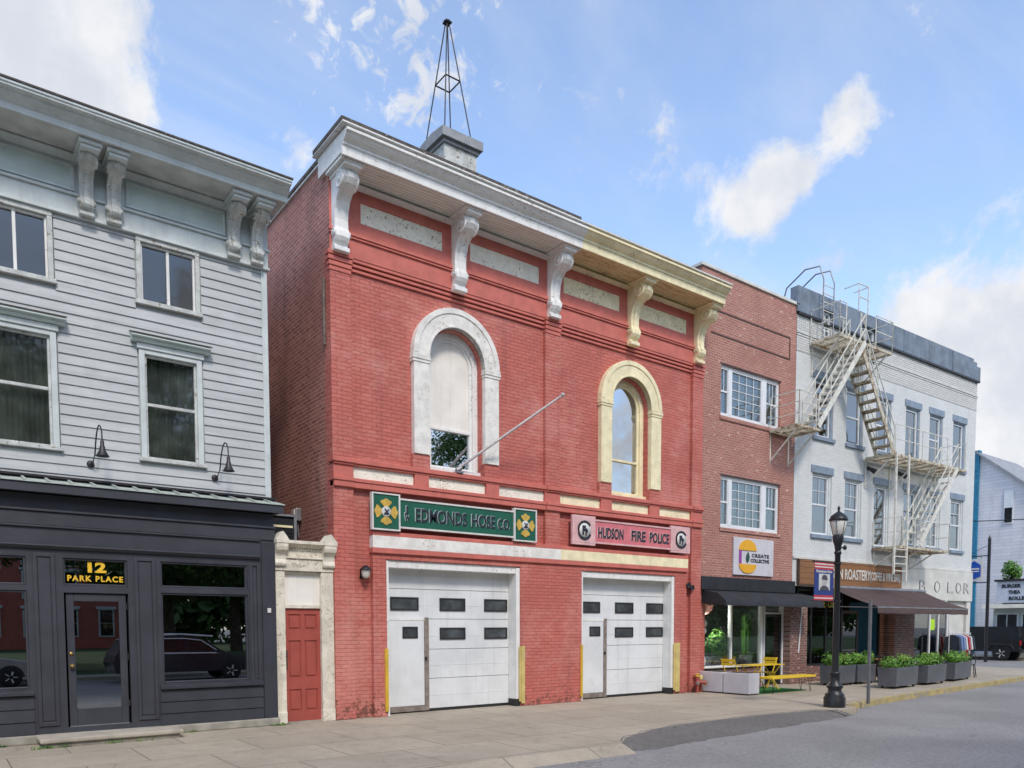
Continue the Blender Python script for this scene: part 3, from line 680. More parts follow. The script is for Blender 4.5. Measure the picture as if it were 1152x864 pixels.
# ------------------------------------------------------------------ red fire station
RB = thing('fire_station', 'two storey red brick fire station with two white garage doors and arched windows', 'fire station', (11.35, 0, 0))
ARCHES = [(8.85, 7.18), (13.92, 7.16)]
def red_walls():
    xl, xr = 6.09, 16.6
    # recessed upper field between the pilasters, with arched openings
    m = MB()
    holes = [arch(cx, 1.30, 4.95, zs) for cx, zs in ARCHES]
    m.sheet(rect(6.3, 16.4, 4.9, 8.62), holes, .1, .28)
    m.build('upper_wall', 'red_brick', RB)
    # lower field (recessed strips at the ends) and the proud garage front
    m = MB(); m.sheet(rect(6.3, 16.4, 0, 4.45), [rect(7.0, 15.8, .0+.001, 3.3)], .1, 0)
    m.build('lower_wall', 'red_brick', RB)
    m = MB()
    doors = [rect(7.16, 10.46, 0, 3.08), rect(12.28, 15.54, 0, 3.08)]
    out = [(6.87, 0), (7.16, 0), (7.16, 3.08), (10.46, 3.08), (10.46, 0), (12.28, 0), (12.28, 3.08), (15.54, 3.08), (15.54, 0), (15.99, 0), (15.99, 3.19), (6.87, 3.19)]
    m.sheet(out, [], -.02, 0)
    m.add([(6.87, -.02, 0), (6.87, .2, 0), (6.87, .2, 3.19), (6.87, -.02, 3.19)], [(3, 2, 1, 0)])
    m.add([(15.99, -.02, 0), (15.99, .2, 0), (15.99, .2, 3.19), (15.99, -.02, 3.19)], [(0, 1, 2, 3)])
    # reveals: brick for the first few centimetres
    for x0, x1 in ((7.16, 10.46), (12.28, 15.54)):
        m.add([(x0, -.02, 0), (x0, .3, 0), (x0, .3, 3.08), (x0, -.02, 3.08)], [(0, 1, 2, 3)])
        m.add([(x1, -.02, 0), (x1, .3, 0), (x1, .3, 3.08), (x1, -.02, 3.08)], [(3, 2, 1, 0)])
        m.add([(x0, -.02, 3.08), (x1, -.02, 3.08), (x1, .3, 3.08), (x0, .3, 3.08)], [(3, 2, 1, 0)])
    m.build('garage_front', 'red_brick', RB)
    # frieze wall flush with the pilasters, panels let in
    pans = [(6.72, 8.52), (9.18, 11.02), (11.72, 13.5), (14.17, 15.92)]
    m = MB(); m.sheet(rect(xl, xr, 8.62, 9.96), [rect(a, b, 9.29, 9.67) for a, b in pans], 0, .04)
    m.add([(xl, 0, 8.62), (xr, 0, 8.62), (xr, .15, 8.62), (xl, .15, 8.62)], [(0, 3, 2, 1)])
    m.build('frieze_wall', 'red_paint', RB)
    for i, (a, b) in enumerate(pans):
        p = MB(); p.box(a-.02, b+.02, .025, .06, 9.27, 9.69)
        p.build('frieze_panel', 'cream_panel' if i < 2 else 'cream_panel_yellow', RB)
    # pilasters with stepped caps
    for a, b in ((xl, 6.5), (11.2, 11.62), (16.2, xr)):
        p = MB(); p.box(a, b, .003, .3, 0 if a != 11.2 else 3.6, 8.62)
        p.build('pilaster', 'red_brick', RB, bevel=.01)
        p = MB()
        for k, (z0, z1) in enumerate(((8.30, 8.37), (8.385, 8.46), (8.475, 8.55), (8.565, 8.64))):
            e = .014 + .014*k
            p.box(a-e*.6 if a > 7 else a-e, b+e*.6 if b < 16 else b+e*.4, -e, .1, z0, z1)
        p.build('pilaster_cap', 'red_paint', RB, bevel=.008)
    # corbel course under the frieze and double fillet above it
    p = MB()
    for a, b in ((6.5, 11.2), (11.62, 16.2)):
        p.box(a, b, .03, .12, 8.48, 8.53); p.box(a, b, .055, .12, 8.40, 8.45); p.box(a+.0, b, .012, .13, 8.56, 8.615)
    p.box(xl-.01, xr+.01, -.035, .02, 8.955, 8.985); p.box(xl-.02, xr+.02, -.05, .02, 9.0, 9.06)
    p.build('corbel_course', 'red_paint', RB, bevel=.006)
    # sill course, dado strip with pale panels, lower courses
    p = MB()
    for a, b, e in ((xl, 6.5, .03), (6.5, 11.2, 0), (11.2, 11.62, .03), (11.62, 16.2, 0), (16.2, xr, .03)):
        p.box(a-(.03 if a == xl else 0), b+(.0), -.05-e, .14, 4.84, 4.93)
        p.box(a, b, -.02-e, .14, 4.80, 4.838)
        p.box(a-(.02 if a == xl else 0), b, -.04-e, .14, 4.50, 4.57)
        p.box(a, b, -.02-e, .14, 4.39, 4.498)
    p.build('string_course', 'red_paint', RB, bevel=.01)
    div = [(6.09, 6.5), (7.82, 8.15), (9.56, 9.9), (11.17, 11.62), (12.9, 13.26), (14.57, 14.94), (16.16, 16.6)]
    for a, b in div:
        p = MB(); p.box(a+.004, b-.004, -.014, .13, 4.572, 4.798); p.build('dado_pier', 'red_paint', RB, bevel=.006)
    for i in range(6):
        q = MB(); q.box(div[i][1]+.004, div[i+1][0]-.004, .045, .08, 4.572, 4.798)
        q.build('dado_panel', 'cream_panel' if i < 3 else 'cream_panel_yellow', RB)
    # piers under the window hoods
    for cx, _ in ARCHES:
        for s in (-1, 1):
            p = MB(); c = cx+s*.865; p.box(c-.2, c+.2, .0, .12, 4.932, 5.21); p.build('hood_pier', 'red_brick', RB)
    # painted lintel band over the garage doors
    p = MB(); p.box(6.85, 16.01, -.07, .1, 3.192, 3.29); p.box(6.86, 16.0, -.055, .1, 3.53, 3.61)
    p.build('lintel_edge', 'red_paint', RB, bevel=.008)
    for a, b, mt in ((6.86, 11.6, 'white_stone'), (11.6, 16.0, 'cream')):
        p = MB(); p.box(a, b, -.062, .1, 3.292, 3.528); p.build('lintel_band', mt, RB, bevel=.006)
    # body: sides, back, roof
    m = MB()
    m.add([(xl+.008, .02, 0), (xl+.008, 16, 0), (xl+.008, 16, 10.33), (xl+.008, .02, 10.33)], [(3, 2, 1, 0)])
    m.add([(xr-.008, .02, 0), (xr-.008, 16, 0), (xr-.008, 16, 10.2), (xr-.008, .02, 10.2)], [(0, 1, 2, 3)])
    m.add([(xl, 16, 0), (xr, 16, 0), (xr, 16, 10.2), (xl, 16, 10.2)], [(3, 2, 1, 0)])
    m.build('side_wall', 'red_brick_side', RB)
    m = MB(); m.box(xl+.02, xr-.02, 0, 16, 10.0, 10.22); m.build('roof', 'roofing', RB)
    m = MB(); m.box(xl-.05, xl+.3, .05, 16.05, 10.335, 10.40, 0); m.box(xl-.03, xl+.28, .05, 16.03, 10.29, 10.333, 1)
    m.build('coping', ['roof_edge', 'white_wood'], RB)
    room(RB, 6.6, 16.2, .62, 4, .02, 3.9, 'interior')
    room(RB, 7.6, 15.4, .42, 3, 4.6, 8.4, 'interior')
red_walls()

def cornice_piece(a, b, mats, capl, capr, soffit, roofedge):
    """one length of the big bracketed cornice: soffit boards, fascia, crown moulding"""
    m = MB()
    L = -.02 if capl else 0
    prof = [(.0, 9.94), (-.10, 9.94), (-.12, 9.90), (0, 9.86)]
    m.prism_x(prof, a+(.16 if capl else 0), b-(.16 if capr else 0))
    fas = [(-.70, 9.95), (-.75, 9.95), (-.75, 10.10), (-.78, 10.115), (-.78, 10.15), (-.80, 10.165), (-.85, 10.19), (-.89, 10.225), (-.915, 10.26), (-.95, 10.27), (-.95, 10.315), (-.70, 10.33), (.3, 10.36), (.3, 10.0), (-.70, 10.0)]
    m.prism_x(fas, a, b)
    o = m.build('cornice', mats, RB, bevel=.004)
    s = MB(); s.box(a+.02, b-.02, -.70, .0, 9.962, 9.99); s.build('soffit', soffit, o)
    return o
cornice_piece(6.02, 11.62, 'white_wood', True, False, 'soffit_grey', True)
cornice_piece(11.62, 16.5, 'cream', False, True, 'soffit_cream', False)
m = MB(); m.box(5.93, 16.52, -.965, .35, 10.362, 10.385, 1); m.box(5.92, 11.4, -.95, .3, 10.387, 10.455, 0); m.box(11.4, 16.52, -.95, .3, 10.387, 10.40, 0)
m.build('roof_edge', ['roof_edge', 'white_wood'], RB)
for i, cx in enumerate((6.27, 8.86, 11.37, 13.88, 16.32)):
    scroll_bracket(cx, -.0, 8.62 if i not in (1, 3) else 8.56, 1.32 if i not in (1, 3) else 1.38, .66, .27, 'white_wood' if i < 3 else 'cream', RB)
    # angled block that carries the soffit over each bracket
    m = MB(); m.box(cx-.24, cx+.24, -.69, .0, 9.925, 9.96); m.build('bracket_block', 'white_wood' if i < 3 else 'cream', RB, bevel=.01)

def arched_window(cx, zs, hood, frame, lower, upper):
    w = MB()
    # hood: two legs, impost blocks and a moulded round arch, standing proud of the brick
    for s in (-1, 1):
        c = cx+s*.865
        w.box(c-.185, c+.17, -.03, .1, 5.213, 7.0) if s > 0 else w.box(c-.17, c+.185, -.03, .1, 5.213, 7.0)
        w.box(c-.205, c+.205, -.06, .1, 7.06, 7.12); w.box(c-.195, c+.195, -.045, .1, 7.003, 7.057); w.box(c-.198, c+.198, -.05, .1, 7.123, 7.18)
    n = 28
    for r0, r1, yy in ((.665, 1.03, -.03), (.935, 1.045, -.05), (.665, .71, -.042)):
        a = [(cx+r0*math.cos(PI*i/n), zs+.004+r0*math.sin(PI*i/n)) for i in range(n+1)]
        b = [(cx+r1*math.cos(PI*i/n), zs+.004+r1*math.sin(PI*i/n)) for i in range(n+1)]
        vs = [(x, yy, z) for x, z in a] + [(x, yy, z) for x, z in b] + [(x, .1, z) for x, z in a] + [(x, .1, z) for x, z in b]
        k = n+1
        for i in range(n):
            w.add([vs[i], vs[i+1], vs[k+i+1], vs[k+i], vs[2*k+i], vs[2*k+i+1], vs[3*k+i+1], vs[3*k+i]],
                  [(0, 1, 2, 3), (3, 2, 6, 7), (0, 4, 5, 1)], 0, False)
        w.add([vs[0], vs[k], vs[3*k], vs[2*k]], [(0, 1, 2, 3)]); w.add([vs[n], vs[k+n], vs[3*k+n], vs[2*k+n]], [(3, 2, 1, 0)])
    h = w.build('window_hood', hood, RB, bevel=.008)
    # wooden frame inside the reveal
    f = MB(); y = .23
    outer = arch(cx, 1.30, 4.955, zs, 24); inner = arch(cx, 1.06, 5.06, zs, 24)
    f.sheet(outer, [inner], y, .09)
    inner2 = arch(cx, .94, 5.10, zs, 24)
    f.sheet(arch(cx, 1.08, 5.04, zs, 24), [inner2], y+.05, .05)
    f.box(cx-.5, cx+.5, y+.04, y+.1, 5.83, 5.885)
    f.box(cx-.68, cx+.68, .12, y+.05, 4.945, 5.03)
    o = f.build('window', frame, RB, bevel=.004)
    g = MB(); g.box(cx-.5, cx+.5, y+.09, y+.098, 5.08, 5.86); g.build('pane', lower, o)
    g = MB(); g.prism_y([(x, z) for x, z in arch(cx, .98, 5.86, zs, 24)], y+.075, y+.085); g.build('pane' if upper != 'blind' else 'window_board', upper, o)
    return o
M['glass_sky'] = glass('sky_mirror_glass', (.5, .55, .56), .50, .01, .01)
a1 = arched_window(8.85, 7.18, 'white_stone', 'white_wood', 'glass_sky', 'blind'); a1['label'] = 'arched window with boarded upper sash and white hood'
a2 = arched_window(13.92, 7.16, 'cream', 'cream', 'glass_sky', 'glass_sky'); a2['label'] = 'arched window with full glass and cream frame'

def garage_door(x0, x1, wins, wick, label):
    y = .30
    zs = [.06, .69, 1.30, 1.93, 2.54, 3.05]
    d = MB()
    for a, b in zip(zs, zs[1:]):
        d.box(x0+.02, x1-.02, y, y+.05, a+.004, b-.006)
        # faint pressed rib
        d.box(x0+.03, x1-.03, y-.004, y, a+.27, a+.285)
    o = d.build('garage_door', 'white_clean', RB, bevel=.006); o['label'] = label
    j = MB(); j.box(x0+.001, x0+.06, .0, y-.002, .001, 3.06); j.box(x1-.10, x1-.001, .0, y-.006, .16, 3.06); j.box(x0+.06, x1-.10, .02, y-.004, 2.93, 3.078)
    j.build('door_lining', 'white_wood', o, bevel=.006)
    j = MB(); j.box(x1-.11, x1-.001, -.01, y-.01, .002, .158); j.build('rubber_stop', 'rubber', o)
    j = MB(); j.box(x0+.02, x1-.02, y+.0, y+.05, .005, .06); j.build('bottom_seal', 'rubber', o)
    for (a, b, c, e) in wins:
        f = MB(); f.sheet(rect(a, b, c, e), [rect(a+.035, b-.035, c+.032, e-.032)], y-.022, .03)
        f.add([(a, y-.022, c), (b, y-.022, c), (b, y, c), (a, y, c)], [(3, 2, 1, 0)]); f.add([(a, y-.022, e), (b, y-.022, e), (b, y, e), (a, y, e)], [(0, 1, 2, 3)])
        f.add([(a, y-.022, c), (a, y, c), (a, y, e), (a, y-.022, e)], [(3, 2, 1, 0)]); f.add([(b, y-.022, c), (b, y, c), (b, y, e), (b, y-.022, e)], [(0, 1, 2, 3)])
        fo = f.build('door_window', 'rubber', o)
        g = MB(); g.box(a+.03, b-.03, y-.012, y-.006, c+.028, e-.028); g.build('pane', 'grey_pane', fo)
    # wicket door let into the left end
    wx0, wx1, wt, (pa, pb) = wick
    f = MB(); f.box(wx1, wx1+.1, y-.03, y-.003, .03, wt); f.box(wx0, wx1, y-.028, y-.003, .03, .14)
    f.build('wicket_post', 'tan_post', o)
    f = MB(); f.box(wx0-.01, wx0+.05, y-.03, y-.003, .142, wt); f.box(wx0+.05, wx1, y-.025, y-.003, wt-.06, wt); f.build('wicket_frame', 'white_wood', o)
    f = MB(); f.box(wx0+.055, wx1-.006, y-.02, y-.002, .145, wt-.065); wd = f.build('wicket_door', 'white_clean', o, bevel=.004)
    f = MB(); f.sheet(rect(pa, pb, 1.53, 1.77), [rect(pa+.04, pb-.04, 1.565, 1.735)], y-.032, .03); f.build('wicket_window', 'rubber', o)
    f = MB(); f.box(pa+.005, pb-.005, y-.026, y-.0215, 1.535, 1.765); f.build('pane', 'grey_pane', o)
    f = MB(); f.lathe([(.012, .02), (.03, 0), (.03, -.03), (.012, -.05)], (wx1-.03+.05, y-.03, 1.12), 10, axis='y'); f.build('handle', 'black_metal', o, smooth=True)
garage_door(7.16, 10.46, [(7.40, 8.05, 2.10, 2.37), (8.56, 9.20, 2.10, 2.37), (9.70, 10.32, 2.10, 2.37), (8.56, 9.20, 1.50, 1.75), (9.70, 10.32, 1.50, 1.75)], (7.28, 8.18, 1.96, (7.66, 8.02)), 'white garage door under the green sign')
garage_door(12.28, 15.54, [(12.50, 13.16, 2.10, 2.37), (13.68, 14.32, 2.10, 2.37), (14.80, 15.42, 2.10, 2.37), (13.68, 14.32, 1.50, 1.75), (14.80, 15.42, 1.50, 1.75)], (12.40, 13.28, 1.96, (12.80, 13.16)), 'white garage door under the pink sign')
for x, mt, w in ((7.10, 'yellow', .07), (10.50, 'yellow_pale', .10), (12.24, 'yellow', .06), (15.585, 'yellow_pale', .17)):
    g = MB()
    if x in (7.10, 12.24): g.box(x, x+w, -.055, .10, .1, 1.34)
    else: g.box(x-.09, x+.0, -.05, -.022, .1, 1.33); g.box(x-.045, x+w-.045, -.07, -.05, .06, 1.34)
    g.build('corner_guard', mt, RB, bevel=.008)
# hose-drying cupola on the roof
g = MB(); g.box(9.50, 10.36, 1.47, 2.2, 10.2, 12.54); cu = g.build('cupola', 'bracket_grey', RB)
g = MB(); g.box(9.46, 10.40, 1.42, 2.25, 12.47, 12.545, 1); g.prism_x([(1.34, 12.55), (2.32, 12.55), (2.32, 12.74), (1.83, 12.79), (1.34, 12.74)], 9.38, 10.46); g.build('cupola_roof', ['cupola_lead', 'cupola_lead'], cu)

# lattice aerial mast standing on the cupola
mast = thing('aerial_mast', 'slender four legged dark steel mast standing on the grey roof cupola', 'mast', (9.87, 1.9, 12.75))
L4 = [(9.48, 1.42), (10.18, 1.42), (10.18, 2.25), (9.48, 2.25)]; mx_, my_ = 9.83, 1.835
for x, y in L4:
    g = MB(); g.tube([(x, y, 12.74), (mx_+(x-mx_)*.08, my_+(y-my_)*.08, 15.35)], .014, 6); g.build('leg', 'black_metal', mast)
g = MB(); t = .54
q = [Vector((mx_+(x-mx_)*t, my_+(y-my_)*t, 12.74+2.61*.5)) for x, y in L4]
for i in range(4): g.tube([q[i], q[(i+1) % 4]], .016, 6)
g.build('brace_ring', 'black_metal', mast)
g = MB(); g.box(mx_-.08, mx_+.08, my_-.08, my_+.08, 15.34, 15.37); g.lathe([(.1, 0), (.02, .06)], (mx_, my_, 15.37), 4); g.build('mast_cap', 'black_metal', mast)

# signs
def maltese(m, cx, cz, r, y, mi):
    for k in range(4):
        a = PI/2*k + PI/2
        pts = []
        for da, rr in ((-.28, .34), (-.60, .80), (-.54, .97), (-.3, .94), (0, 1.06), (.3, .94), (.54, .97), (.60, .80), (.28, .34)):
            pts.append((cx+rr*r*math.cos(a+da), cz+rr*r*math.sin(a+da)))
        m.prism_y(pts, y-.012, y, mi)
sg = thing('fire_company_sign', 'long green painted sign with gold crosses above the left garage door', 'sign', (8.83, -.05, 3.64))
g = MB(); g.box(7.43, 10.22, -.075, -.03, 3.73, 4.24); g.build('board', 'green_sign', sg)
g = MB(); g.box(7.43, 10.22, -.095, -.03, 4.242, 4.275); g.box(7.43, 10.22, -.095, -.03, 3.695, 3.728); g.build('frame', 'sign_white', sg)
for a, b in ((6.82, 7.428), (10.222, 10.85)):
    g = MB(); g.box(a+.03, b-.03, -.10, -.03, 3.66, 4.31); e = g.build('end_board', 'green_sign', sg)
    g = MB(); g.box(a, a+.03, -.12, -.03, 3.63, 4.34); g.box(b-.03, b, -.12, -.03, 3.63, 4.34); g.box(a+.03, b-.03, -.12, -.03, 4.312, 4.34); g.box(a+.03, b-.03, -.12, -.03, 3.63, 3.658); g.build('end_frame', 'sign_white', e)
    g = MB(); cx = (a+b)/2; maltese(g, cx, 3.985, .245, -.101, 0); g.lathe([(.10, 0), (.10, -.016), (.085, -.022), (.001, -.024)], (cx, -.1005, 3.985), 20, 1, axis='y')
    g.bar((cx-.055, -.127, 3.93), (cx+.05, -.127, 4.03), .012, .022, 2); g.bar((cx+.05, -.129, 3.94), (cx-.04, -.129, 4.035), .012, .02, 2); g.box(cx-.03, cx+.03, -.131, -.125, 3.925, 3.955, 2)
    g.build('emblem', ['gold', 'photo_grey', 'sign_ink'], e)
def outlined(parent, body, size, z, x, y, width, ink, pale, spacing=1.0, bold=.007):
    text('lettering_edge', body, size, pale, parent, (x-.012, y, z+.006), width+.02, .002, bold*1.5, spacing=spacing)
    return text('lettering', body, size, ink, parent, (x, y-.006, z), width, .003, bold, spacing=spacing)
outlined(sg, 'J', .17, 4.02, 7.60, -.078, .07, 'sign_ink', 'sign_pale')
outlined(sg, 'W', .15, 3.85, 7.60, -.078, .11, 'sign_ink', 'sign_pale')
outlined(sg, 'EDMONDS', .36, 3.86, 8.40, -.078, 1.22, 'sign_ink', 'sign_pale')
outlined(sg, 'HOSE', .36, 3.86, 9.43, -.078, .60, 'sign_ink', 'sign_pale')
outlined(sg, 'CO.', .30, 3.86, 9.98, -.078, .34, 'sign_ink', 'sign_pale')

sp = thing('fire_police_sign', 'long pink painted sign with round monograms above the right garage door', 'sign', (13.98, -.05, 3.64))
g = MB(); g.box(12.64, 15.28, -.075, -.03, 3.77, 4.25); g.build('board', 'pink', sp)
g = MB(); g.box(12.64, 15.28, -.095, -.03, 4.252, 4.29); g.box(12.64, 15.28, -.095, -.03, 3.73, 3.768); g.build('frame', 'pink_pale', sp)
for a, b in ((11.92, 12.638), (15.282, 16.02)):
    g = MB(); g.box(a, b, -.10, -.03, 3.67, 4.35); e = g.build('end_board', 'pink_pale', sp, bevel=.006)
    g = MB(); g.box(a+.07, b-.07, -.106, -.102, 3.73, 4.29); g.build('end_panel', 'pink_pale', e)
    cx = (a+b)/2
    g = MB(); g.lathe([(.20, 0), (.20, -.012), (.001, -.013)], (cx, -.107, 4.01), 24, 0, axis='y'); em = g.build('emblem', ['sign_white'], e)
    g = MB(); n = 24
    for k in range(20):
        a0 = .6+k*.26; a1_ = a0+.27
        g.bar((cx+.20*math.cos(a0), -.124, 4.01+.2*math.sin(a0)), (cx+.2*math.cos(a1_), -.124, 4.01+.2*math.sin(a1_)), .01, .05)
    g.build('emblem_ring', 'sign_ink', e)
    text('monogram', 'F', .26, 'sign_ink', e, (cx-.03, -.125, 3.92), .11, .003, .02)
    text('monogram', 'P', .2, 'sign_ink', e, (cx+.05, -.128, 3.90), .08, .003, .016)
for bdy, x, w in (('HUDSON', 13.16, .84), ('FIRE', 14.10, .50), ('POLICE', 14.86, .72)):
    outlined(sp, bdy, .34, 3.88, x, -.078, w, 'sign_ink', 'pink_pale', bold=.010)

# flagpole leaning out from the arched window
fp = thing('flagpole', 'bare white wall flagpole slanting out beside the boarded arched window', 'flagpole', (8.85, -.05, 5.04))
tip = (10.84, -1.0, 6.64)
g = MB(); g.tube([(8.86, .1, 5.02), tip], [.03, .022], 8); g.build('pole', 'pole_white', fp)
g = MB(); g.lathe([(.001, -.05), (.035, -.03), (.05, 0), (.035, .03), (.001, .05)], tip, 12); g.build('finial', 'pole_white', fp)
g = MB(); g.box(8.78, 8.94, -.08, .12, 4.935, 4.96); g.cyl((8.82, .0, 4.99), (8.92, -.02, 5.05), .045, n=10); g.build('socket', 'steel', fp)

def wall_lantern(x, y, z, label):
    t = thing('wall_lantern', label, 'wall lamp', (x, y, z))
    g = MB(); g.box(x-.05, x+.05, y-.03, y, z-.12, z+.06); g.tube([(x, y-.03, z), (x, y-.10, z+.10), (x, y-.16, z+.08)], .012, 6); g.build('bracket', 'black_metal', t)
    g = MB(); g.lathe([(.03, .12), (.10, .06), (.115, .03), (.10, .03)], (x, y-.16, z), 12); g.build('hood', 'black_metal', t)
    g = MB(); g.lathe([(.085, .03), (.075, -.08), (.05, -.12), (.001, -.13)], (x, y-.16, z), 12); g.build('globe', 'lamp_glass', t)
    return t
wall_lantern(6.70, .1, 2.82, 'small black jelly jar lamp left of the garage door under green sign')
t = thing('floodlight', 'small twin black floodlight on the red wall right of the garage doors', 'wall lamp', (16.1, .1, 2.82))
g = MB(); g.cyl((16.1, .1, 2.82), (16.1, .06, 2.82), .06, n=12); g.build('mount', 'black_metal', t)
for s in (-1, 1):
    g = MB(); g.lathe([(.03, 0), (.055, -.05), (.075, -.13), (.065, -.13), (.001, -.10)], (16.1+s*.07, .05, 2.82-.03*s), 12, axis='y'); g.build('lamp_head', 'black_metal', t)

# fire department inlet at the foot of the right pilaster
t = thing('fire_standpipe', 'rusty red twin outlet fire standpipe at the foot of the right pilaster', 'standpipe', (16.35, -.12, 0))
g = MB(); g.cyl((16.35, -.12, 0), (16.35, -.12, .42), .045, n=12); g.cyl((16.35, -.12, .40), (16.35, .02, .40), .04, n=10); g.cyl((16.52, -.1, 0), (16.52, -.1, .34), .035, n=10); g.build('riser', 'red_door', t, smooth=False)
for s, mt in ((-1, 'steel'), (1, 'brass')):
    g = MB(); g.cyl((16.35, -.12, .3), (16.35+s*.13, -.24, .27), .045, .05, 12); g.cyl((16.35+s*.13, -.24, .27), (16.35+s*.16, -.27, .263), .065, n=12); g.build('outlet', 'red_door', t)
    g = MB(); g.cyl((16.35+s*.16, -.27, .263), (16.35+s*.185, -.295, .257), .05, .03, 10); g.build('outlet_cap', mt, t)
g = MB(); g.lathe([(.02, 0), (.06, .0), (.065, .03), (.02, .05)], (16.35, -.12, .42), 12); g.tube([(16.35+.07*math.cos(i*PI/6), -.12+.07*math.sin(i*PI/6), .5) for i in range(13)], .008, 6); g.cyl((16.35, -.12, .46), (16.35, -.12, .5), .012, n=8); g.build('valve_wheel', 'yellow', t)
g = MB(); g.lathe([(.05, .0), (.05, .1), (.02, .13)], (16.52, -.1, .34), 12); g.build('drain_cap', 'yellow_pale', t)

# ------------------------------------------------------------------ white clapboard building with the charcoal shopfront
LB = thing('clapboard_building', 'weathered white clapboard building over a charcoal grey shopfront', 'building', (1.5, .2, 0))
WL, WR, YW = -3.2, 5.0, .27       # left end (outside the picture), right corner, wall plane
UP = [(x, x+.98) for x in (2.87, .73, -1.41)]
def clap_wall():
    m = MB(); e = .154; z = 3.98; r = 0
    # openings that interrupt the boards
    op = [(a-.02, b+.02, 4.50, 6.32) for a, b in UP] + [(a-.02, b+.02, 6.96, 8.06) for a, b in UP]
    while z < 8.04:
        z1 = min(z+e, 8.06)
        xs = [(WL, WR-.1)]
        for a, b, c, d in op:
            if c < z+e*.5 < d:
                nx = []
                for p, q in xs:
                    if b <= p or a >= q: nx.append((p, q))
                    else:
                        if a > p: nx.append((p, a))
                        if b < q: nx.append((b, q))
                xs = nx
        for p, q in xs:
            # boards of uneven length, each lapped over the one below
            cut = [p]; x = p + random.uniform(1.4, 3.4)
            while x < q-.5: cut.append(x); x += random.uniform(2.0, 3.6)
            cut.append(q)
            for s0, s1 in zip(cut, cut[1:]):
                j = random.uniform(-.0015, .0015)
                s1 -= .002
                m.add([(s0, YW-.028+j, z+.0), (s1, YW-.028+j, z), (s1, YW-.006, z1+.012), (s0, YW-.006, z1+.012), (s0, YW, z), (s1, YW, z)], [(0, 1, 2, 3), (4, 5, 1, 0)])
        z += e; r += 1
    m.build('clapboard_wall', 'clap', LB)
    b = MB(); b.sheet(rect(WL, WR-.02, 3.9, 8.5), [rect(a, b_, 4.52, 6.3) for a, b_ in UP] + [rect(a, b_, 6.98, 8.05) for a, b_ in UP], YW+.005, .12)
    b.add([(WR-.02, YW+.005, 0), (WR-.02, 12, 0), (WR-.02, 12, 9.1), (WR-.02, YW+.005, 9.1)], [(0, 1, 2, 3)])
    b.add([(WL, 12, 0), (WR-.02, 12, 0), (WR-.02, 12, 9.1), (WL, 12, 9.1)], [(3, 2, 1, 0)])
    b.add([(WL, YW, 0), (WL, 12, 0), (WL, 12, 9.1), (WL, YW, 9.1)], [(3, 2, 1, 0)])
    b.build('wall_backing', 'clap', LB)
    c = MB(); c.box(WR-.105, WR, YW-.04, YW+.1, 3.99, 8.06); c.box(WR-.02, WR+.002, YW+.101, YW+.2, 3.99, 8.06); c.build('corner_board', 'pale_blue', LB, bevel=.006)
    room(LB, WL+.2, WR-.2, YW+.5, 5, 3.95, 8.4)
clap_wall()
for i, (a, b) in enumerate(UP):
    # tall sash window with moulded casing and worn hood
    f = MB()
    f.box(a, a+.085, YW-.05, YW+.1, 4.53, 6.27); f.box(b-.085, b, YW-.05, YW+.1, 4.53, 6.27); f.box(a+.085, b-.085, YW-.05, YW+.1, 6.20, 6.27)
    f.box(a-.03, b+.03, YW-.075, YW+.1, 6.272, 6.36)
    w = f.build('window', 'pale_blue', LB, bevel=.006)
    f = MB(); f.box(a-.04, b+.04, YW-.085, YW+.1, 4.475, 4.528); f.build('sill', 'bracket_grey', w, bevel=.006)
    f = MB(); f.prism_x([(YW-.13, 6.40), (YW-.11, 6.365), (YW, 6.365), (YW, 6.52), (YW-.03, 6.52), (YW-.19, 6.455), (YW-.19, 6.43), (YW-.13, 6.42)], a-.12, b+.12); f.build('window_hood', ['pale_blue_light'], w)
    f = MB(); f.prism_x([(YW-.20, 6.458), (YW-.02, 6.53), (YW+.02, 6.53), (YW-.0, 6.545), (YW-.21, 6.475)], a-.135, b+.135); f.build('hood_cap', 'worn_hood', w)
    s = sash_window(LB, a+.085, b-.085, 4.53, 6.20, YW+.0, 'bracket_grey', 'glass_curtained', True, (), 'curtain', .035, .07, .16, railz=5.41, name='sash')
    s.parent = w
    # short upper window of two side by side lights
    f = MB()
    f.box(a, a+.07, YW-.05, YW+.1, 7.05, 7.97); f.box(b-.07, b, YW-.05, YW+.1, 7.05, 7.97); f.box(a, b, YW-.052, YW+.1, 7.972, 8.05)
    w = f.build('window', 'bracket_grey', LB, bevel=.006)
    f = MB(); f.box(a-.03, b+.03, YW-.08, YW+.1, 6.98, 7.048); f.build('sill', 'bracket_grey', w, bevel=.006)
    s = sash_window(LB, a+.07, b-.07, 7.05, 7.97, YW+.0, 'white_wood', 'glass_top', False, ((a+b)/2,), None, .03, .07, railz=None, name='sash')
    s.parent = w
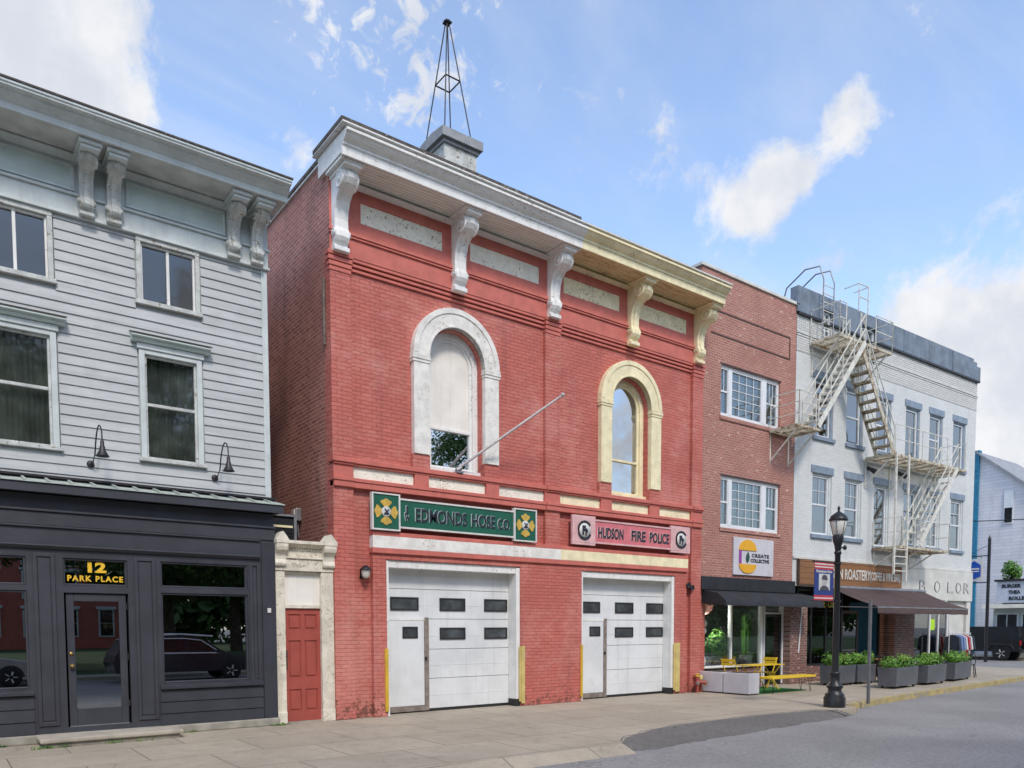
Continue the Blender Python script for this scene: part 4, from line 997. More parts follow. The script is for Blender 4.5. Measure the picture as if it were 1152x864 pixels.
# entablature
fz = MB(); fz.box(WL, WR+.02, YW-.06, YW+.02, 8.062, 8.36); fz.box(WL, WR+.04, YW-.09, YW+.02, 8.05, 8.09); fz.box(WL, WR+.04, YW-.10, YW+.02, 8.362, 8.40)
fz.box(WL, WR+.02, YW-.05, YW+.02, 8.402, 8.92); fz.build('frieze', 'pale_blue', LB, bevel=.006)
for a, b in ((2.79, 4.24), (.62, 1.98), (-1.55, -.2)):
    p = MB(); p.box(a, b, YW-.058, YW-.048, 8.47, 8.79); q = p.build('frieze_panel', 'pale_blue_light', LB)
    p = MB(); p.box(a-.05, b+.05, YW-.075, YW-.05, 8.79, 8.83); p.box(a-.05, b+.05, YW-.075, YW-.05, 8.43, 8.47); p.box(a-.05, a, YW-.075, YW-.05, 8.471, 8.789); p.box(b, b+.05, YW-.075, YW-.05, 8.471, 8.789)
    p.build('panel_moulding', 'pale_blue', q, bevel=.008)
c = MB()
c.prism_x([(YW-.04, 8.86), (YW-.13, 8.93), (YW-.16, 8.93), (YW-.16, 8.955), (YW-.04, 8.955)], WL, WR+.06)
c.prism_x([(-.43, 8.96), (-.47, 8.96), (-.47, 9.05), (-.49, 9.06), (-.53, 9.09), (-.59, 9.12), (-.60, 9.15), (-.63, 9.16), (-.68, 9.165), (-.68, 9.19), (-.70, 9.20), (-.70, 9.235), (.3, 9.29), (.3, 8.99), (-.43, 8.99)], WL, WR+.13)
c.build('cornice', 'pale_blue', LB, bevel=.005)
c = MB(); c.box(WL, WR+.08, -.43, YW-.03, 8.965, 8.985); c.build('soffit', 'soffit_plain', LB)
c = MB(); c.prism_x([(-.715, 9.237), (-.715, 9.262), (.3, 9.325), (12, 9.4), (12, 9.3), (.3, 9.292)], WL, WR+.145); c.build('roof', 'roof_edge', LB)
for cx in (2.17, 2.55, 4.40, 4.80, .05, .43):
    scroll_bracket(cx, YW-.06, 8.08, .86, .52, .19, 'bracket_grey', LB)
    m = MB(); m.box(cx-.16, cx+.16, -.40, YW-.05, 8.90, 8.963); m.box(cx-.13, cx+.13, -.36, YW-.05, 8.85, 8.899); m.build('bracket_block', 'pale_blue', LB, bevel=.012)

# charcoal shopfront
def shopfront():
    y = .02
    holes = [rect(-.23, 1.18, 2.40, 2.83), rect(-.23, 1.18, .84, 2.32), rect(1.66, 2.56, 2.41, 2.83), rect(1.66, 2.56, .22, 2.30), rect(3.05, 4.47, 2.42, 2.84), rect(3.05, 4.47, .84, 2.33)]
    m = MB(); m.sheet(rect(WL, 4.95, .14, 3.76), holes, y, .09)
    m.add([(4.95, y, .1), (4.95, 3.0, .1), (4.95, 3.0, 3.9), (4.95, y, 3.9)], [(0, 1, 2, 3)])
    m.build('shopfront', 'charcoal', LB)
    room(LB, -.6, 4.9, y+.12, 5, .15, 3.2, 'interior')
    # entablature boards and mouldings
    e = MB(); e.box(WL, 4.97, y-.02, y, 3.30, 3.50); e.box(WL, 4.98, y-.05, y, 3.505, 3.535); e.box(WL, 4.70, y-.035, y, 3.27, 3.295)
    e.prism_x([(y, 2.95), (y-.03, 2.95), (y-.06, 2.985), (y-.075, 2.985), (y-.075, 3.005), (y, 3.02)], WL, 4.68)
    e.build('fascia_moulding', 'charcoal', LB, bevel=.005)
    e = MB(); e.prism_x([(-.20, 3.76), (-.20, 3.905), (.26, 3.95), (.26, 3.78), (-.16, 3.78), (-.16, 3.76)], WL, 5.06); e.build('eaves_board', 'charcoal', LB, bevel=.006)
    e = MB(); e.add([(WL, -.225, 3.915), (5.08, -.225, 3.915), (5.08, .25, 4.03), (WL, .25, 4.03), (WL, -.225, 3.90), (5.08, -.225, 3.90)], [(0, 1, 2, 3), (4, 5, 1, 0)])
    x = WL+.1
    while x < 5.05:
        e.add([(x, -.228, 3.92), (x+.03, -.228, 3.92), (x+.03, .25, 4.036), (x, .25, 4.036), (x, -.228, 3.945), (x+.03, -.228, 3.945), (x+.03, .25, 4.06), (x, .25, 4.06)], [(0, 1, 5, 4), (4, 5, 6, 7), (1, 2, 6, 5), (3, 0, 4, 7)])
        x += .305
    e.build('metal_eaves_roof', 'seam_metal', LB)
    f = MB(); f.box(WL, 5.06, .14, .25, 4.04, 4.075); f.build('flashing', 'dark_metal', LB)
    # pilasters: raised frames around sunk panels
    for a, b in ((1.27, 1.55), (2.66, 2.97), (4.50, 4.68), (-.62, -.32)):
        p = MB(); zb, zt = .26, 2.88
        if a > 4: zb = .78
        p.box(a, a+.05, y-.025, y, zb, zt); p.box(b-.05, b, y-.025, y, zb, zt); p.box(a+.05, b-.05, y-.025, y, zt-.05, zt); p.box(a+.05, b-.05, y-.025, y, zb, zb+.06)
        p.box(a+.06, b-.06, y-.012, y, zb+.08, zt-.07)
        p.build('pilaster', 'charcoal', LB, bevel=.005)
    p = MB(); p.box(4.72, 4.96, y-.03, y+.1, .12, 3.26); p.build('end_board', 'charcoal_dark', LB, bevel=.006)
    # stall risers with lapped boards
    for a, b in ((3.0, 4.70), (-.3, 1.22)):
        p = MB()
        for k in range(3):
            z0 = .145+k*.195
            p.prism_x([(y, z0), (y-.03, z0), (y-.012, z0+.19), (y, z0+.19)], a, b)
        p.box(a, b, y-.07, y+.02, .745, .80)
        p.build('stall_riser', 'charcoal_dark', LB, bevel=.003)
    # shop windows and transom lights
    for a, b, c, d, gm in ((-.23, 1.18, .84, 2.32, 'glass_dark'), (-.23, 1.18, 2.40, 2.83, 'glass_dark'), (3.05, 4.47, .84, 2.33, 'glass_dark'), (3.05, 4.47, 2.42, 2.84, 'glass_dark'), (1.66, 2.56, 2.41, 2.83, 'glass_dark')):
        s = sash_window(LB, a, b, c, d, y+.02, 'charcoal', gm, False, fw_=.03, depth=.06, name='shop_window')
        pass
        if (a, c) == (1.66, 2.41):
            n12 = text('number', '12', .215, 'amber', s, (2.11, y+.055, 2.63), .26, .002, .010)
            tx = text('lettering', 'PARK PLACE', .12, 'amber', s, (2.11, y+.055, 2.485), .78, .002, .004, spacing=1.25)
            s['label'] = 'transom light with yellow lettering over the door'
    # glazed door
    d = MB(); dx0, dx1, dz0, dz1 = 1.69, 2.53, .23, 2.29
    d.box(dx0, dx0+.105, y+.035, y+.08, dz0, dz1); d.box(dx1-.105, dx1, y+.035, y+.08, dz0, dz1); d.box(dx0+.105, dx1-.105, y+.035, y+.08, 2.17, dz1); d.box(dx0+.105, dx1-.105, y+.035, y+.08, dz0, .50)
    do = d.build('door', 'charcoal', LB, bevel=.008)
    g = MB(); g.box(dx0+.1, dx1-.1, y+.06, y+.068, .495, 2.175); g.build('pane', 'glass_dark', do)
    g = MB(); g.lathe([(.02, .0), (.028, -.01), (.014, -.03), (.034, -.05), (.036, -.065), (.001, -.085)], (1.735, y+.035, 1.17), 16, axis='y'); g.build('knob', 'brass', do, smooth=True)
    g = MB(); g.lathe([(.03, 0), (.03, -.012), (.001, -.016)], (1.735, y+.035, 1.36), 16, axis='y'); g.build('deadbolt', 'brass', do)
    g = MB(); g.box(dx0, dx1, y+.02, y+.035, .205, .235); g.build('threshold', 'steel', do)
    for z in (.5, 1.25, 2.05):
        g = MB(); g.cyl((dx1+.01, y+.03, z), (dx1+.01, y+.03, z+.1), .012, n=8); g.build('hinge', 'dark_metal', do)
    f = MB(); f.box(WL, 4.99, -.03, .3, 0, .139); f.build('foundation', 'stone', LB, bevel=.02)
    # electrical tag by the corner
    f = MB(); f.box(4.80, 4.86, y-.05, y-.031, 2.02, 2.10); f.build('wall_plate', 'sign_white', LB)
    # leaflet seen behind the big pane
    f = MB(); f.box(3.55, 3.75, y+.13, y+.135, 1.28, 1.45, 0); f.build('window_notice', 'shirt_blue', LB)
shopfront()
st = MB()
st.box(1.22, 3.2, -.60, -.032, .065, .135, 0)
tag(st.build('door_step', 'step_top', loc=(2.2, -.3, 0), bevel=.02), 'worn tan stone slab step in front of the charcoal shop door', 'step')
s2 = MB(); s2.box(1.3, 3.15, -.55, -.033, 0, .064); o = s2.build('step_base', 'stone', bpy.data.objects['door_step'], bevel=.01)

def gooseneck(x, z, label):
    t = thing('gooseneck_lamp', label, 'wall lamp', (x, YW-.03, z), 0, 'gooseneck lamps over the charcoal shopfront')
    y = YW-.03
    g = MB(); g.lathe([(.055, 0), (.055, -.015), (.03, -.03), (.001, -.03)], (x, y, z), 16, axis='y'); g.build('wall_plate', 'dark_metal', t)
    pts = [(x, y-.02, z), (x+.02, y-.10, z+.02), (x+.04, y-.17, z+.12), (x+.05, y-.20, z+.30), (x+.06, y-.24, z+.43), (x+.07, y-.28, z+.51), (x+.08, y-.34, z+.545), (x+.09, y-.40, z+.52), (x+.10, y-.44, z+.44), (x+.10, y-.45, z+.28)]
    g = MB(); g.tube(pts, .011, 8); g.build('arm', 'dark_metal', t)
    g = MB(); cx, cy, cz = x+.10, y-.45, z
    g.lathe([(.016, .30), (.028, .285), (.028, .22), (.038, .205), (.045, .15), (.085, .075), (.10, .055), (.092, .055), (.04, .14), (.001, .16)], (cx, cy, cz), 20); g.build('shade', 'dark_metal', t, smooth=True)
    return t
gooseneck(2.12, 4.33, 'dark gooseneck lamp between the two clapboard windows')
gooseneck(4.02, 4.33, 'dark gooseneck lamp near the corner of the clapboard wall')

# ------------------------------------------------------------------ ornate doorway between the two buildings
DW = thing('doorway', 'narrow ornate white door surround with a red six panel door in the alley', 'doorway', (5.53, .15, 0))
Y0 = .05
m = MB()
for a, b in ((4.965, 5.15), (5.84, 6.085)):
    m.box(a, b, Y0, Y0+.25, .0, 2.78); m.box(a-.005 if a > 5 else a, b, Y0-.02, Y0+.2, .0, .22)
m.box(5.15, 5.84, Y0+.03, Y0+.25, 2.74, 2.78)
m.box(4.965, 6.085, Y0-.02, Y0+.25, 2.782, 3.0); m.box(4.965, 6.085, Y0-.05, Y0+.25, 3.003, 3.04); m.box(5.17, 5.86, Y0-.01, Y0+.25, 3.043, 3.2)
m.box(5.0, 6.06, Y0-.14, Y0+.25, 3.26, 3.32); m.prism_x([(Y0, 3.2), (Y0-.04, 3.2), (Y0-.12, 3.258), (Y0+.2, 3.258)], 5.17, 5.86)
k = 5.2
while k < 5.84: m.box(k, k+.025, Y0-.04, Y0-.0, 3.15, 3.198); k += .048
fr = m.build('surround', 'cream_stone', DW, bevel=.008)
for a, b in ((4.96, 5.165), (5.855, 6.088)):
    c = (a+b)/2
    g = MB(); g.prism_x([(Y0, 2.86), (Y0-.06, 2.86), (Y0-.08, 2.9), (Y0-.05, 2.98), (Y0-.07, 3.08), (Y0-.15, 3.14), (Y0-.17, 3.2), (Y0-.17, 3.26), (Y0+.2, 3.26), (Y0+.2, 2.86)], a, b)
    g.prism_y([(a-.01, 3.262), (b+.01, 3.262), (b+.01, 3.33)] + [(c+.085, 3.37), (c+.05, 3.42), (c+.02, 3.455), (c, 3.47), (c-.02, 3.455), (c-.05, 3.42), (c-.085, 3.37)] + [(a-.01, 3.33)], Y0-.18, Y0+.1)
    g.build('corbel', 'cream_stone', fr, bevel=.008)
g = MB(); g.box(5.15, 5.84, Y0+.09, Y0+.2, 2.17, 2.74); g.build('transom_board', 'blind', DW)
g = MB(); g.box(5.15, 5.84, Y0+.04, Y0+.2, 2.11, 2.168); g.build('transom_bar', 'cream_stone', DW)
g = MB(); holes = []
for a, b in ((5.22, 5.46), (5.53, 5.77)):
    for c, d in ((1.72, 2.0), (.84, 1.52), (.22, .62)): holes.append(rect(a, b, c, d))
g.sheet(rect(5.152, 5.838, .03, 2.108), holes, Y0+.08, .02)
for h in holes:
    (a, c), (b, _), (_, d), _ = h
    g.box(a+.035, b-.035, Y0+.082, Y0+.11, c+.035, d-.035)
g.box(5.152, 5.838, Y0+.1, Y0+.13, .03, 2.108)
dr = g.build('door', 'red_door', DW, bevel=.003)
g = MB(); g.box(5.165, 5.19, Y0+.05, Y0+.08, 1.0, 1.35); g.build('pull_handle', 'black_metal', dr)
g = MB(); g.box(5.152, 5.838, Y0+.04, Y0+.2, .0, .028); g.build('threshold', 'stone', DW)
# flat roof and walls of the little passage behind the door
g = MB(); g.box(5.0, 6.08, .301, 3.5, 2.78, 2.86); g.build('passage_roof', 'roofing', DW)

ac = thing('air_conditioner', 'dark grilled air conditioner box hung between the buildings above the red door', 'air conditioner', (5.4, .9, 2.95))
g = MB(); g.box(5.01, 5.55, .62, 1.1, 3.05, 3.80); g.build('casing', 'black_metal', ac)
g = MB()
for i in range(9): g.box(5.03, 5.52, .60, .615, 3.09+i*.055, 3.10+i*.055)
for i in range(10): g.box(5.03+i*.054, 5.038+i*.054, .596, .599, 3.07, 3.58)
g.build('grille', 'dark_metal', ac)
g = MB(); g.box(5.01, 5.53, .595, .618, 3.625, 3.665); g.build('yellow_stripe', 'cream', ac)
g = MB(); g.box(5.552, 5.60, .58, 1.0, 2.98, 3.83); g.box(5.01, 5.60, .58, 1.0, 3.832, 3.87); g.build('frame', 'steel', ac)
g = MB(); g.box(5.0, 6.08, .75, .8, 2.95, 3.0); g.build('support_bar', 'steel', ac)
t = thing('meter_box', 'small grey box lamp fixed to the red alley wall above the air conditioner', 'wall lamp', (6.09, 1.6, 3.95))
g = MB(); g.box(5.96, 6.085, 1.52, 1.72, 3.9, 4.16); g.build('body', 'steel', t, bevel=.02)
g = MB(); g.box(5.93, 5.958, 1.55, 1.69, 4.02, 4.13); g.build('lens', 'lamp_glass', t)
g = MB(); g.tube([(6.03, 1.62, 3.9), (6.05, 1.62, 3.6)], .015, 6); g.build('conduit', 'steel', t)
cp = MB(); cp.tube([(6.06, .22, 7.0), (6.06, .22, 8.2)], .03, 8); tag(cp.build('vent_pipe', 'worn_hood', loc=(6.06, .22, 7)), 'thin dark pipe up the red alley wall beside the corner pilaster', 'pipe')

# ------------------------------------------------------------------ plain brick building with the black awning shop
BB = thing('brick_building', 'plain three storey red brown brick building with wide white windows', 'building', (18.8, .1, 0))
def brick_house():
    y = .1; xl, xr = 16.61, 20.94
    wins = [(17.45, 20.18, 7.52, 8.90), (17.50, 20.24, 4.50, 5.92)]
    m = MB(); m.sheet(rect(xl, xr, 2.5, 11.26), [rect(*w) for w in wins], y, .14); m.build('wall', 'tan_brick', BB)
    m = MB()
    m.add([(xl, y, 2.4), (xl, 14, 2.4), (xl, 14, 11.26), (xl, y, 11.26)], [(3, 2, 1, 0)])
    m.add([(xr, y, 0), (xr, 14, 0), (xr, 14, 11.26), (xr, y, 11.26)], [(0, 1, 2, 3)])
    m.add([(xl, 14, 0), (xr, 14, 0), (xr, 14, 11.26), (xl, 14, 11.26)], [(3, 2, 1, 0)]); m.build('side_wall', 'tan_brick_side', BB)
    m = MB(); m.box(xl+.05, xr-.05, y+.05, 13.9, 10.8, 10.9); m.build('roof', 'roofing', BB)
    m = MB(); m.box(xl-.05, xr+.0, y-.05, y+.32, 11.262, 11.35); m.box(xl-.05, xl+.3, y+.322, 14, 11.262, 11.345); m.build('coping', 'fascia_white', BB, bevel=.01)
    # brick panel outlined by a soldier groove
    m = MB(); m.box(17.0, 20.62, y-.012, y, 10.235, 10.275); m.box(17.0, 20.62, y-.012, y, 9.62, 9.66); m.box(20.58, 20.62, y-.012, y, 9.661, 10.234); m.build('panel_groove', 'wood_dark', BB)
    room(BB, xl+.1, xr-.1, y+.35, 4, 3.9, 10, 'interior')
    for a, b, c, d in wins:
        m1, m2 = a+.48, b-.66
        f = MB(); f.box(a, b, y+.06, y+.13, d-.07, d); f.box(a, b, y+.06, y+.13, c, c+.08); f.box(a, a+.06, y+.06, y+.13, c+.08, d-.07); f.box(b-.06, b, y+.06, y+.13, c+.08, d-.07)
        f.box(m1-.07, m1+.07, y+.055, y+.13, c+.08, d-.07); f.box(m2-.14, m2+.06, y+.055, y+.13, c+.08, d-.07)
        w = f.build('window', 'white_vinyl', BB, bevel=.005)
        for p, q, rail, mu in ((a+.06, m1-.07, True, (2, 1)), (m1+.07, m2-.14, False, (4, 5)), (m2+.06, b-.06, True, (3, 1))):
            nx, nz = mu
            s = sash_window(BB, p, q, c+.08, d-.07, y+.07, 'white_vinyl', 'glass_clear', rail, (), 'curtain_pale' if not rail else 'curtain', .03, .05, .2, munt=(nx, nz, p+.03, q-.03, (c+.1 if not rail else (c+d)/2), d-.1), name='sash')
            s.parent = w
        s = MB(); s.box(a-.04, b+.06, y-.035, y+.1, c-.11, c-.005); s.build('sill', 'tan_brick', w, bevel=.008)
        hd = MB(); hd.box(a-.05, b+.05, y-.006, y+.02, d+.004, d+.03); hd.build('lintel', 'dark_metal', w)
    # small air conditioner in the lower left light
    # shopfront: glazing set back, door, rough brick stall
    room(BB, xl+.1, 20.9, .45, 4, .02, 2.74, 'shop_wall', 'shop_interior')
    f = MB()
    f.box(16.9, 19.78, .30, .40, .60, .66); f.box(16.9, 20.9, .30, .40, 2.62, 2.74); f.box(16.9, 16.96, .30, .40, .66, 2.62); f.box(18.30, 18.37, .30, .40, .66, 2.62); f.box(19.72, 19.80, .29, .40, .03, 2.62)
    f.box(19.86, 19.91, .29, .40, .03, 2.62); f.box(20.78, 20.84, .29, .40, .03, 2.62); f.box(19.91, 20.78, .295, .40, 2.14, 2.18)
    sf = f.build('shopfront_frame', 'white_vinyl', BB, bevel=.005)
    for a, b, c, d in ((16.96, 18.30, .66, 2.62), (18.37, 19.72, .66, 2.62), (19.91, 20.78, 2.18, 2.62)):
        g = MB(); g.box(a, b, .345, .352, c, d); g.build('pane', 'glass_display', sf)
    d = MB(); d.box(19.915, 20.0, .32, .37, .03, 2.135); d.box(20.69, 20.775, .32, .37, .03, 2.135); d.box(20.0, 20.69, .32, .37, 2.05, 2.135); d.box(20.0, 20.69, .32, .37, .03, .2); d.box(20.0, 20.69, .315, .34, 1.02, 1.06)
    do = d.build('door', 'black_metal', BB, bevel=.006)
    g = MB(); g.box(20.0, 20.69, .345, .352, .2, 2.05); g.build('pane', 'glass_shop', do)
    s = MB(); s.box(16.9, 19.72, .26, .42, 0, .598); s.build('stall', 'rough_brick', BB)
    s = MB(); s.box(16.85, 19.74, .18, .42, .60, .628); s.build('stall_ledge', 'fascia_white', BB, bevel=.006)
    s = MB(); s.box(16.61, 16.9, .1, .5, 0, 2.5); s.build('pier', 'red_brick', BB)
    s = MB(); s.box(20.85, 21.75, .06, .5, 0, 2.7); s.build('pier', 'rough_brick', BB)
    s = MB(); s.tube([(21.25, .03, .95), (21.42, .03, 2.6)], .022, 8); s.build('drain_pipe', 'white_vinyl', BB)
    s = MB(); s.box(16.61, 20.95, -.02, .1, 2.76, 3.12); s.build('fascia_board', 'awning_black', BB, bevel=.01)
brick_house()
aw = thing('shop_awning', 'short black canvas awning over the plant filled shop window', 'awning', (18.9, .1, 2.4))
g = MB()
n = 24; vs = []
for i in range(n+1):
    x = 16.72+(21.35-16.72)*i/n; sag = .012*math.sin(i*1.3)
    vs += [(x, .06, 2.76), (x, -.45, 2.66+sag), (x, -.72, 2.46+sag*.5), (x, -.73, 2.32+.008*math.sin(i*2.1))]
g.add(vs, [(4*i+k, 4*i+k+1, 4*i+k+5, 4*i+k+4) for i in range(n) for k in range(3)], 0, True)
g.add([vs[0], vs[1], vs[2], vs[3], (16.72, .06, 2.4)], [(4, 3, 2, 1, 0)]); e = vs[-4:]; g.add(e + [(21.35, .06, 2.4)], [(0, 1, 2, 3, 4)])
g.build('canopy', 'awning_black', aw)
g = MB(); g.bar((16.74, -.70, 2.44), (21.33, -.70, 2.44), .03, .03); g.bar((16.74, .04, 2.74), (16.74, -.7, 2.44), .02, .02); g.bar((21.33, .04, 2.74), (21.33, -.7, 2.44), .02, .02); g.build('frame', 'steel', aw)

sg = thing('shop_sign', 'square pale grey sign with an orange and purple letter C emblem', 'sign', (18.97, .08, 3.22))
g = MB(); g.box(18.04, 19.9, .04, .09, 3.22, 4.27); g.build('board', 'planter_white', sg, bevel=.006)
g = MB()
top_ = [(18.66+.40*math.cos(a), 3.92+.30*math.sin(a)) for a in [PI*i/16 for i in range(17)]]; g.prism_y(top_, .018, .04)
bot = [(18.66+.40*math.cos(a), 3.53+.26*math.sin(a)) for a in [PI+PI*i/16 for i in range(17)]]; g.prism_y(bot, .018, .04); g.build('emblem_disc', 'emblem_yellow', sg)
g = MB(); g.box(18.27, 18.37, .02, .04, 3.54, 3.91); g.build('emblem_bar', 'purple', sg)
g = MB(); g.prism_y([(18.64, 3.56), (18.72, 3.64), (18.74, 3.74), (18.68, 3.88), (18.6, 3.78), (18.58, 3.66)], .02, .04); g.build('emblem_leaf', 'leaf_sign', sg)
text('lettering', 'CREATE', .13, 'sign_ink', sg, (19.26, .035, 3.745), .82, .003, .006, spacing=1.2)
text('lettering', 'COLLECTIVE', .13, 'sign_ink', sg, (19.24, .035, 3.60), .88, .003, .006)

# plants, pots and lamp behind the glass
def blades(m, c, h, spread, n, w=.03, droop=.3):
    for i in range(n):
        a = random.uniform(0, 2*PI); L = h*random.uniform(.6, 1); s = spread*random.uniform(.3, 1)
        d = Vector((math.cos(a), math.sin(a), 0)); p = Vector((-d.y, d.x, 0))*w*random.uniform(.7, 1.2)
        q = []
        for t in (0, .35, .7, 1):
            pos = Vector(c) + d*s*t*t + Vector((0, 0, L*(t - droop*t*t))); ww = p*(1-t)*(.5+1.5*t) if t else p*.3
            q += [pos-ww, pos+ww]
        m.add(q, [(0, 1, 3, 2), (2, 3, 5, 4), (4, 5, 7, 6)])
def leaf_cloud(m, c, rad, n, size, flat=.7, m_i=0, squash=1.0):
    for i in range(n):
        while True:
            v = Vector((random.uniform(-1, 1), random.uniform(-1, 1), random.uniform(-1, 1)))
            if .25 < v.length < 1: break
        p = Vector(c) + Vector((v.x*rad[0], v.y*rad[1], v.z*rad[2]))
        nrm = (v.normalized() + Vector((random.uniform(-1, 1), random.uniform(-1, 1), random.uniform(-.3, 1.2)))*flat).normalized()
        u = nrm.orthogonal().normalized(); u.rotate(Matrix.Rotation(random.uniform(0, 6.28), 3, nrm)); w = nrm.cross(u)
        s = size*random.uniform(.6, 1.3)
        m.add([p-u*s, p-w*s*.45+nrm*s*.12, p+u*s, p+w*s*.45+nrm*s*.12], [(0, 1, 2, 3)], m_i)
def potted(name, label, x, y, z, pr, ph, fol):
    t = thing(name, label, 'potted plant', (x, y, z))
    g = MB(); g.lathe([(pr*.8, 0), (pr, ph), (pr*.9, ph), (pr*.85, ph*.85), (.001, ph*.85)], (x, y, z), 18); g.build('pot', 'pot_white', t, smooth=True)
    f = MB(); fol(f, (x, y, z+ph*.85)); f.build('foliage', 'leaf_dark', t)
    return t
def bushy(f, c):
    blades(f, c, .6, .32, 60, .02, .35); leaf_cloud(f, (c[0], c[1], c[2]+.3), (.24, .2, .28), 160, .05)
def tall(f, c):
    leaf_cloud(f, (c[0], c[1], c[2]+.42), (.30, .22, .42), 240, .07)
def cactus(f, c):
    for k in range(7):
        a = k*.9; x, y = c[0]+.1*math.cos(a), c[1]+.08*math.sin(a); h = random.uniform(.7, 1.25)
        f.tube([(x, y, c[2]-.05), (x+.03*math.cos(a), y, c[2]+h*.6), (x+.06*math.cos(a), y, c[2]+h)], [.03, .045, .02], 8)
    leaf_cloud(f, (c[0], c[1], c[2]+.85), (.2, .16, .42), 160, .07)
SH = thing('plant_shelf', 'low pale shelf carrying potted plants behind the shop window', 'shelf', (18.3, .65, 0))
g = MB(); g.box(16.95, 19.7, .425, .80, .62, .66); g.build('top', 'wood', SH)
for x in (17.0, 18.3, 19.6): 
    g = MB(); g.box(x, x+.05, .46, .76, 0.02, .62); g.build('leg', 'wood', SH)
potted('potted_plant', 'bushy fern in a white pot at the left of the shop window', 17.55, .56, .66, .17, .26, bushy)
potted('potted_plant', 'tall leafy plant in a white pot beside the window mullion', 18.05, .57, .66, .16, .26, tall)
potted('potted_plant', 'small trailing plant in a wide white pot right of the mullion', 18.75, .56, .66, .2, .2, lambda f, c: blades(f, c, .25, .2, 30, .02, .6))
potted('potted_plant', 'tall upright cactus like plant in a grey pot near the shop door', 19.4, .57, .66, .2, .26, cactus)
t = thing('pendant_lamp', 'round pink half dome pendant lamp hanging inside the shop window', 'pendant lamp', (17.75, .8, 2.05))
g = MB(); g.lathe([(.03, .24), (.30, .2), (.31, .16), (.26, .02), (.16, -.08), (.001, -.1)], (17.6, .75, 2.2), 22); g.build('shade', 'pink_shade', t, smooth=True)
g = MB(); g.cyl((17.6, .75, 2.42), (17.6, .75, 2.74), .008, n=6); g.build('cord', 'black_metal', t)
hb = MB(); hb.lathe([(.001, 0), (.12, .02), (.14, .12), (.09, .2), (.001, .22)], (16.98, .26, 1.75), 14); hb.lathe([(.001, 0), (.1, .02), (.13, .1), (.09, .2), (.001, .22)], (16.98, .26, 1.54), 14)
hb.cyl((16.98, .26, .7), (16.98, .26, 1.56), .035, n=8); hb.lathe([(.001, 0), (.1, .02), (.11, .2), (.05, .4)], (16.98, .26, .64), 14)
tag(hb.build('garden_ornament', 'pot_white', loc=(16.98, .26, .63)), 'slim white sculpted ornament at the left edge of the plant shop window', 'ornament')

# things on the pavement in front of the shop
BINS = []
for i, (y0, lab) in enumerate(((-.72, 'pale grey rectangular planter box against the brick pier beside the red pilaster'), (-1.56, 'pale grey rectangular planter box nearest the street beside the yellow bench'))):
    t = thing('planter_box', lab, 'planter', (16.85, y0+.4, 0), 0, 'pale grey planter boxes closing off the shop terrace')
    g = MB(); g.box(16.62, 17.06, y0, y0+.81, .03, .56); g.build('box', 'planter_white', t, bevel=.015)
    g = MB(); g.box(16.68, 17.0, y0+.06, y0+.75, .5, .565); g.build('soil', 'soil', t)
    g = MB(); g.box(16.66, 17.02, y0+.04, y0+.77, 0, .03); g.build('base', 'rubber', t)
tf = MB(); tf.box(17.08, 19.3, -1.5, .15, .004, .02); tag(tf.build('turf_mat', 'turf', loc=(18, -.7, .004)), 'green artificial turf mat under the yellow terrace furniture', 'mat')
t = thing('bench', 'bright yellow slab bench on thin black hairpin legs', 'bench', (18.2, -1.62, 0))
g = MB(); g.box(17.2, 19.2, -1.84, -1.40, .40, .455); g.build('seat', 'yellow_bright', t, bevel=.008)
for x in (17.4, 19.0):
    for y in (-1.76, -1.48):
        s = 1 if x > 18 else -1
        g = MB(); g.tube([(x-.07, y, .40), (x+s*.05, y, 0.004), (x+s*.06, y, .004), (x+.09, y, .40)], .007, 6); g.build('leg', 'black_metal', t)
t = thing('folding_table', 'yellow folding cafe table with crossed legs under the shop window', 'table', (18.2, -.75, 0))
g = MB()
for k in range(5): g.box(17.5, 19.0, -1.0+.11*k, -.9+.11*k, .70, .722)
g.build('top', 'yellow_bright', t)
for x in (17.75, 18.75):
    g = MB(); g.bar((x, -1.0, .022), (x, -.5, .70), .03, .02); g.build('leg', 'yellow_bright', t)
    g = MB(); g.bar((x+.04, -.5, .022), (x+.04, -1.0, .70), .03, .02); g.build('leg', 'yellow_bright', t)
def folding_chair(x, y, rot, label):
    t = thing('folding_chair', label, 'chair', (x, y, .02), 0, 'yellow slatted folding chairs')
    g = MB()
    for k in range(4): g.box(x-.2, x+.2, y-.2+.1*k, y-.12+.1*k, .45, .468)
    g.build('seat', 'yellow_bright', t)
    g = MB()
    for k in range(2): g.box(x-.2, x+.2, y+.22, y+.238, .70+.1*k, .78+.1*k)
    g.build('backrest', 'yellow_bright', t)
    for s in (-1, 1):
        g = MB(); g.bar((x+s*.21, y-.22, .022), (x+s*.21, y+.24, .88), .02, .025); g.build('leg', 'yellow_bright', t)
        g = MB(); g.bar((x+s*.185, y+.22, .022), (x+s*.185, y-.2, .46), .02, .025); g.build('leg', 'yellow_bright', t)
    t.rotation_euler = (0, 0, rot)
    return t
folding_chair(19.05, -.35, R(-90), 'yellow folding chair at the door end of the yellow table')
folding_chair(17.55, -.35, R(90), 'yellow folding chair at the planter end of the yellow table')

